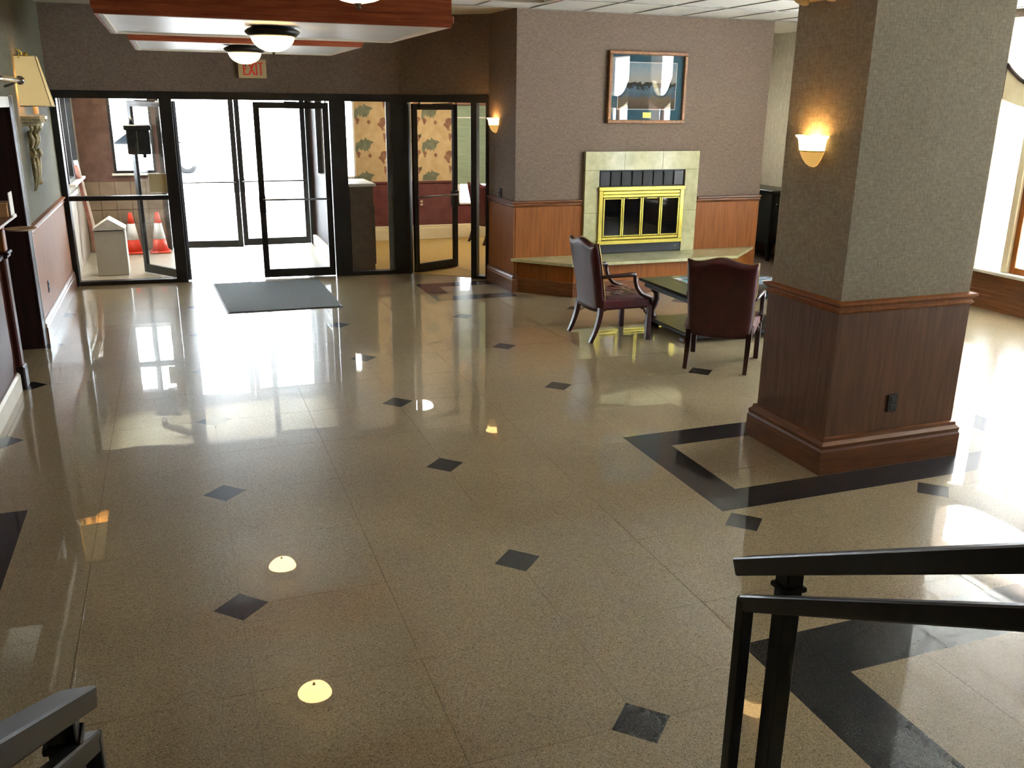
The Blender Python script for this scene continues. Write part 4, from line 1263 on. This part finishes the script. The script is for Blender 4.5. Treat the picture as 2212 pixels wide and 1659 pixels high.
# ------------------------------------------------------------------ armchair (faces local +X)
def sabre(x, y, top, foot_dx, r0, r1):
    pts = []
    for q in range(6):
        t = q/5
        pts.append((x+foot_dx*(t**1.8), y, top*(1-t)))
    return MB().tube(pts, [r0+(r1-r0)*q/5 for q in range(6)], sq=True)
def make_chair(loc, rz, label):
    r = root('armchair', loc, label, 'chair', 'maroon leather armchairs', rz=rz, local=True)
    # seat frame
    put('seat', B(-0.24, 0.31, -0.30, 0.30, 0.325, 0.43, bev=0.02), 'leather', r)
    def cush(u, v):
        x, y = -0.20+0.50*u, -0.285+0.57*v
        e = min(u, 1-u, v, 1-v)
        z = 0.425+0.05*min(1, e*7)**0.5
        for (bu, bv) in ((.25, .22), (.25, .5), (.25, .78), (.55, .22), (.55, .5), (.55, .78), (.82, .36), (.82, .64)):
            z -= 0.028*math.exp(-((u-bu)**2+(v-bv)**2)/0.004)
        z -= 0.010*(0.5+0.5*math.cos(2*PI*(u*3.2+v*3.0)))*min(1, e*6)
        z -= 0.010*(0.5+0.5*math.cos(2*PI*(u*3.2-v*3.0)))*min(1, e*6)
        return (x, y, z)
    put('tufted_cushion', MB().grid(cush, 26, 28), 'leather', r)
    # upholstered back
    NU, NVV = 22, 14
    def topz(f):
        a = abs(f)
        return 0.965+0.045*math.cos(min(a/0.72, 1)*PI)*0.5+0.0225 - 0.0*(a) + (0.018*((a-0.85)/0.15) if a > 0.85 else 0)
    def xx(t, z):    # rake of the back
        return -0.215-0.115*(max(z-0.30, 0)/0.7)**1.3
    vs, fs = [], []
    def ringpt(f, t, front):
        z0 = 0.295+0.02*abs(f)**3
        z = z0+(topz(f)-z0)*t
        edge = min(1-abs(f), (1-t)*1.2, 1)
        th = 0.022+0.035*min(1, max(edge, 0)*5)**0.6
        bow = 0.02*(1-f*f)
        x = xx(t, z) - bow + (th if front else -th*0.75)
        w = 0.275+0.025*min(1, t*1.2)
        return (x, f*w, z)
    for front in (True, False):
        o = len(vs)
        for j in range(NVV+1):
            for i in range(NU+1):
                vs.append(ringpt(-1+2*i/NU, j/NVV, front))
        for j in range(NVV):
            for i in range(NU):
                a = o+j*(NU+1)+i
                fs.append((a, a+1, a+NU+2, a+NU+1))
    K = (NU+1)*(NVV+1)
    for j in range(NVV):
        for i in (0, NU):
            a = j*(NU+1)+i
            fs.append((a, a+NU+1, K+a+NU+1, K+a))
    for i in range(NU):
        for j in (0, NVV):
            a = j*(NU+1)+i
            fs.append((a, a+1, K+a+1, K+a))
    bk = put('backrest', MB().add(vs, fs, True), 'leather_dark', r)
    mb = MB()
    pts = []
    for j in range(NVV+1):
        p = ringpt(-1, j/NVV, True)
        pts.append((p[0]+0.002, p[1]-0.002, p[2]))
    for i in range(1, NU+1):
        p = ringpt(-1+2*i/NU, 1, True)
        pts.append((p[0]+0.002, p[1], p[2]+0.002))
    for j in range(NVV-1, -1, -1):
        p = ringpt(1, j/NVV, True)
        pts.append((p[0]+0.002, p[1]+0.002, p[2]))
    mb.tube(pts, 0.006, 5)
    put('nail_trim', mb, 'nail_brass', bk)
    for s_ in (-1, 1):
        put('leg', sabre(-0.235, s_*0.262, 0.345, -0.10, 0.024, 0.017), 'mahogany', r)
        fl = put('leg', MB().box(0.258, 0.304, s_*0.292-0.023, s_*0.292+0.023, 0.0, 0.345, bev=0.004), 'mahogany', r)
        mb = MB()
        mb.tube([(0.258, s_*0.292, 0.265), (0.235, s_*0.292, 0.29), (0.225, s_*0.292, 0.315), (0.19, s_*0.292, 0.327)], [0.008, 0.011, 0.011, 0.008], 6)
        put('scroll_bracket', mb, 'mahogany', fl)
        pts = [(-0.25, s_*0.285, 0.655), (-0.12, s_*0.305, 0.665), (0.02, s_*0.318, 0.672), (0.085, s_*0.322, 0.672), (0.105, s_*0.322, 0.655)]
        ar = put('arm', MB().tube(pts, [0.02, 0.02, 0.022, 0.025, 0.016], 8), 'mahogany', r)
        pts = [(0.095, s_*0.322, 0.665), (0.10, s_*0.322, 0.60), (0.12, s_*0.320, 0.54), (0.17, s_*0.316, 0.48), (0.235, s_*0.312, 0.45), (0.29, s_*0.308, 0.43), (0.298, s_*0.304, 0.36)]
        put('arm_support', MB().tube(pts, [0.022, 0.021, 0.021, 0.022, 0.023, 0.021, 0.016], 8), 'mahogany', r)
    return r
ch = make_chair((3.925, 4.15, 0), 0.0, 'maroon leather armchair in profile facing the low table, tufted seat visible')
dup(ch, (4.44, 2.90, 0), math.radians(49), 'maroon armchair seen squarely from behind, next to the column')
dup(ch, (4.86, 10.5, 0.006), math.radians(10), 'maroon armchair in the cafe half hidden by the door post')

# ------------------------------------------------------------------ low table
tb = root('low_table', (5.15, 4.05, 0), 'black low table with carved legs and a bottom shelf between the armchairs', 'table')
tx0, tx1, ty0, ty1 = 4.45, 5.85, 3.52, 4.56
put('table_top', MB().box(tx0, tx1, ty0, ty1, 0.455, 0.487, bev=0.01), 'table_black', tb)
put('apron', MB().box(tx0+0.05, tx1-0.05, ty0+0.05, ty1-0.05, 0.395, 0.455, bev=0.008), 'table_black', tb)
put('shelf', MB().box(tx0+0.07, tx1-0.02, ty0+0.02, ty1-0.12, 0.045, 0.085, bev=0.01), 'table_black', tb)
for lx in (tx0+0.11, tx1-0.11):
    for ly in (ty0+0.13, ty1-0.17):
        s_ = 1
        pts = [(lx, ly, 0.40), (lx, ly+s_*0.035, 0.345), (lx, ly+s_*0.045, 0.29), (lx, ly+s_*0.0, 0.225), (lx, ly-s_*0.035, 0.165), (lx, ly-s_*0.01, 0.11), (lx, ly, 0.083)]
        lg = put('leg', MB().tube([(p[0]+(p[1]-ly)*0.7, ly, p[2]) for p in pts], [0.045, 0.03, 0.034, 0.04, 0.036, 0.03, 0.045], 10), 'mahogany', tb)
        put('foot', MB().box(lx-0.085, lx+0.06, ly-0.05, ly+0.05, 0.0, 0.05, bev=0.012), 'mahogany', lg)
mg = put('magazine', B(4.78, 5.06, 4.12, 4.40, 0.4875, 0.496), 'cover_teal', label='teal covered magazine lying on the low table near its far corner', cat='magazine', origin=(4.9, 4.25, 0.4875))
put('pages', B(4.775, 4.78, 4.122, 4.398, 0.4885, 0.495), 'paper_white', mg)
mg = put('magazine', B(5.48, 5.80, 3.86, 4.16, 0.4875, 0.500), 'cover_blue', label='pale blue magazine on the low table beside the column edge', cat='magazine', origin=(5.6, 4.0, 0.4875))
put('pages', B(5.475, 5.48, 3.862, 4.158, 0.4885, 0.499), 'paper_white', mg)

# ------------------------------------------------------------------ black cabinet beyond the fireplace
cb = root('black_cabinet', (8.45, 7.9, 0), 'glossy black cabinet on tapered legs beyond the fireplace corner', 'cabinet')
put('body', B(8.22, 8.70, 7.52, 8.55, 0.26, 1.02, bev=0.006), 'black_lacquer', cb)
put('top', B(8.18, 8.72, 7.47, 8.60, 1.02, 1.06, bev=0.01), 'black_lacquer', cb)
put('door', B(8.25, 8.68, 7.505, 7.52, 0.72, 0.99, bev=0.006), 'black_lacquer', cb)
put('door', B(8.25, 8.68, 7.505, 7.52, 0.30, 0.69, bev=0.006), 'black_lacquer', cb)
put('knob', MB().sphere((8.29, 7.49, 0.86), 0.014, 8, 6), 'chrome', cb)
for lx in (8.27, 8.66):
    for ly in (7.57, 8.5):
        put('leg', MB().tube([(lx, ly, 0.26), (lx+0.0, ly-0.01, 0.02), (lx, ly-0.01, 0.001)], [0.05, 0.024, 0.024], sq=True), 'black_lacquer', cb)

# ------------------------------------------------------------------ handrails and the stair
RD = Vector((0.062, 0.874, -0.482)).normalized()
def bar(p, q, w, h, bevel=0.004):
    """rectangular bar from p to q, section w across, h tall"""
    p, q = Vector(p), Vector(q)
    d = (q-p)
    L = d.length
    d.normalize()
    x = d.cross(Vector((0, 0, 1))).normalized()
    z = x.cross(d).normalized()
    M_ = Matrix((x, d, z)).transposed().to_4x4()
    M_.translation = p
    return MB().box(-w/2, w/2, 0, L, -h/2, h/2, bev=bevel, M=M_)
def handrail(end, low, p1, p2, L, label, w, h):
    r = root('handrail', (p1[0], p1[1], 0), label, 'railing', 'black stair handrails')
    end, low = Vector(end), Vector(low)
    put('top_rail', bar(end-RD*L, end, w, h), 'rail_black', r)
    put('lower_rail', bar(low-RD*L, low, 0.034, 0.044), 'rail_black', r)
    z_at = lambda p, o: o.z + (-(p[1]-o.y))*(-RD.z/RD.y)
    put('newel_bar', B(low.x-0.018, low.x+0.018, low.y-0.018, low.y+0.018, 0, low.z+0.015, bev=0.003), 'rail_black', r)
    zt = z_at(p1, end)-h*0.5
    put('post', B(p1[0]-0.026, p1[0]+0.026, p1[1]-0.026, p1[1]+0.026, 0, zt+0.01, bev=0.003), 'rail_black', r)
    zl = z_at(p1, low)
    put('collar', B(p1[0]-0.034, p1[0]+0.034, p1[1]-0.034, p1[1]+0.034, zl+0.03, zl+0.045, bev=0.003), 'rail_black', r)
    zt2 = z_at(p2, end)-h*0.5
    put('post', B(p2[0]-0.026, p2[0]+0.026, p2[1]-0.026, p2[1]+0.026, 0.62, zt2+0.01, bev=0.003), 'rail_black', r)
    return r
handrail((1.235, -2.06, 1.065), (1.235, -2.085, 0.965), (1.305, -2.165), (1.205, -3.75), 2.1, 'black stair handrail descending on the column side', 0.06, 0.048)
handrail((-0.385, -2.12, 1.085), (-0.37, -2.13, 0.985), (-0.40, -2.24), (-0.47, -3.85), 2.2, 'black stair handrail ending beside the plain floor corner', 0.07, 0.045)
for k in range(4):
    S('stair_step', B(-0.62, 1.42, -2.62-k*0.29-0.29, -2.62-k*0.29, 0.0, 0.155*(k+1)), 'terrazzo_plain')
S('stair_landing', B(-0.62, 1.42, -6.5, -3.78, 0, 0.62), 'terrazzo_plain')

# ------------------------------------------------------------------ outside
S('pavement', B(-12, 14, VY+0.2, 17.0, -0.22, -0.06), 'concrete')
S('road', B(-40, 40, 17.0, 60, -0.3, -0.14), 'asphalt')
S('ground_side', B(XR+0.25, 30, -14, VY+0.2, -0.3, -0.06), 'concrete')
S('ground_corner', B(14, 30, VY+0.2, 17.0, -0.3, -0.06), 'concrete')

def make_car(loc, rz):
    r = root('parked_car', loc, 'white car parked in the glare beyond the entrance doors', 'car', rz=rz, local=True)
    side = [(-2.1, 0.35), (-2.15, 0.62), (-2.0, 0.86), (-1.1, 0.95), (-0.5, 1.38), (0.75, 1.42), (1.45, 0.98), (2.05, 0.9), (2.15, 0.6), (2.1, 0.35)]
    put('body', MB().prism(side, 'y', -0.82, 0.82), 'car_white', r)
    for s_ in (-1, 1):
        for poly in ([(-0.95, 0.97), (-0.45, 1.33), (0.08, 1.36), (0.08, 0.97)], [(0.14, 0.97), (0.14, 1.36), (0.7, 1.36), (1.25, 0.99)]):
            put('side_window', MB().prism(poly, 'y', s_*0.821, s_*0.826), 'car_glass', r)
        for wx in (-1.35, 1.35):
            mb = MB().lathe([(0.0, -0.1), (0.30, -0.1), (0.34, -0.06), (0.34, 0.06), (0.30, 0.1), (0.0, 0.1)], seg=24, M=Matrix.Translation((wx, s_*0.78, 0.34)) @ Matrix.Rotation(PI/2, 4, 'X'))
            wh = put('wheel', mb, 'tyre', r)
            mb = MB().lathe([(0.0, -0.012), (0.2, -0.012), (0.21, 0.0), (0.2, 0.012), (0.0, 0.012)], seg=16, M=Matrix.Translation((wx, s_*0.885, 0.34)) @ Matrix.Rotation(PI/2, 4, 'X'))
            put('hub_cap', mb, 'steel_dull', wh)
    return r
make_car((-1.03, 30.3, -0.14), 0.0)

def make_tree(x, y, h, cr, lab):
    r = root('street_tree', (x, y, -0.06), lab, 'tree', 'trees outside the side windows')
    put('trunk', MB().tube([(x, y, -0.06), (x+0.05, y, h*0.4), (x-0.03, y+0.05, h*0.75)], [0.16, 0.12, 0.07], 10), 'bark', r)
    mb = MB()
    for k in range(900):
        while True:
            p = Vector((random.uniform(-1, 1), random.uniform(-1, 1), random.uniform(-1, 1)))
            if 0.35 < p.length < 1: break
        c = Vector((x, y, h))+Vector((p.x*cr, p.y*cr, p.z*cr*0.8))
        s_ = random.uniform(0.10, 0.2)
        u = Vector((random.uniform(-1, 1), random.uniform(-1, 1), random.uniform(-1, 1))).normalized()
        v = u.orthogonal().normalized()
        mb.add([c-u*s_, c+v*s_*.45, c+u*s_, c-v*s_*.45], [(0, 1, 2, 3)])
    f_ = put('foliage', mb, 'leaf', r)
    f_['kind'] = 'stuff'
make_tree(13.0, -8.2, 5.0, 1.5, 'leafy street tree outside the side windows, nearer the stair')
make_tree(13.6, -3.4, 5.2, 1.2, 'leafy street tree outside the side windows, level with the column')
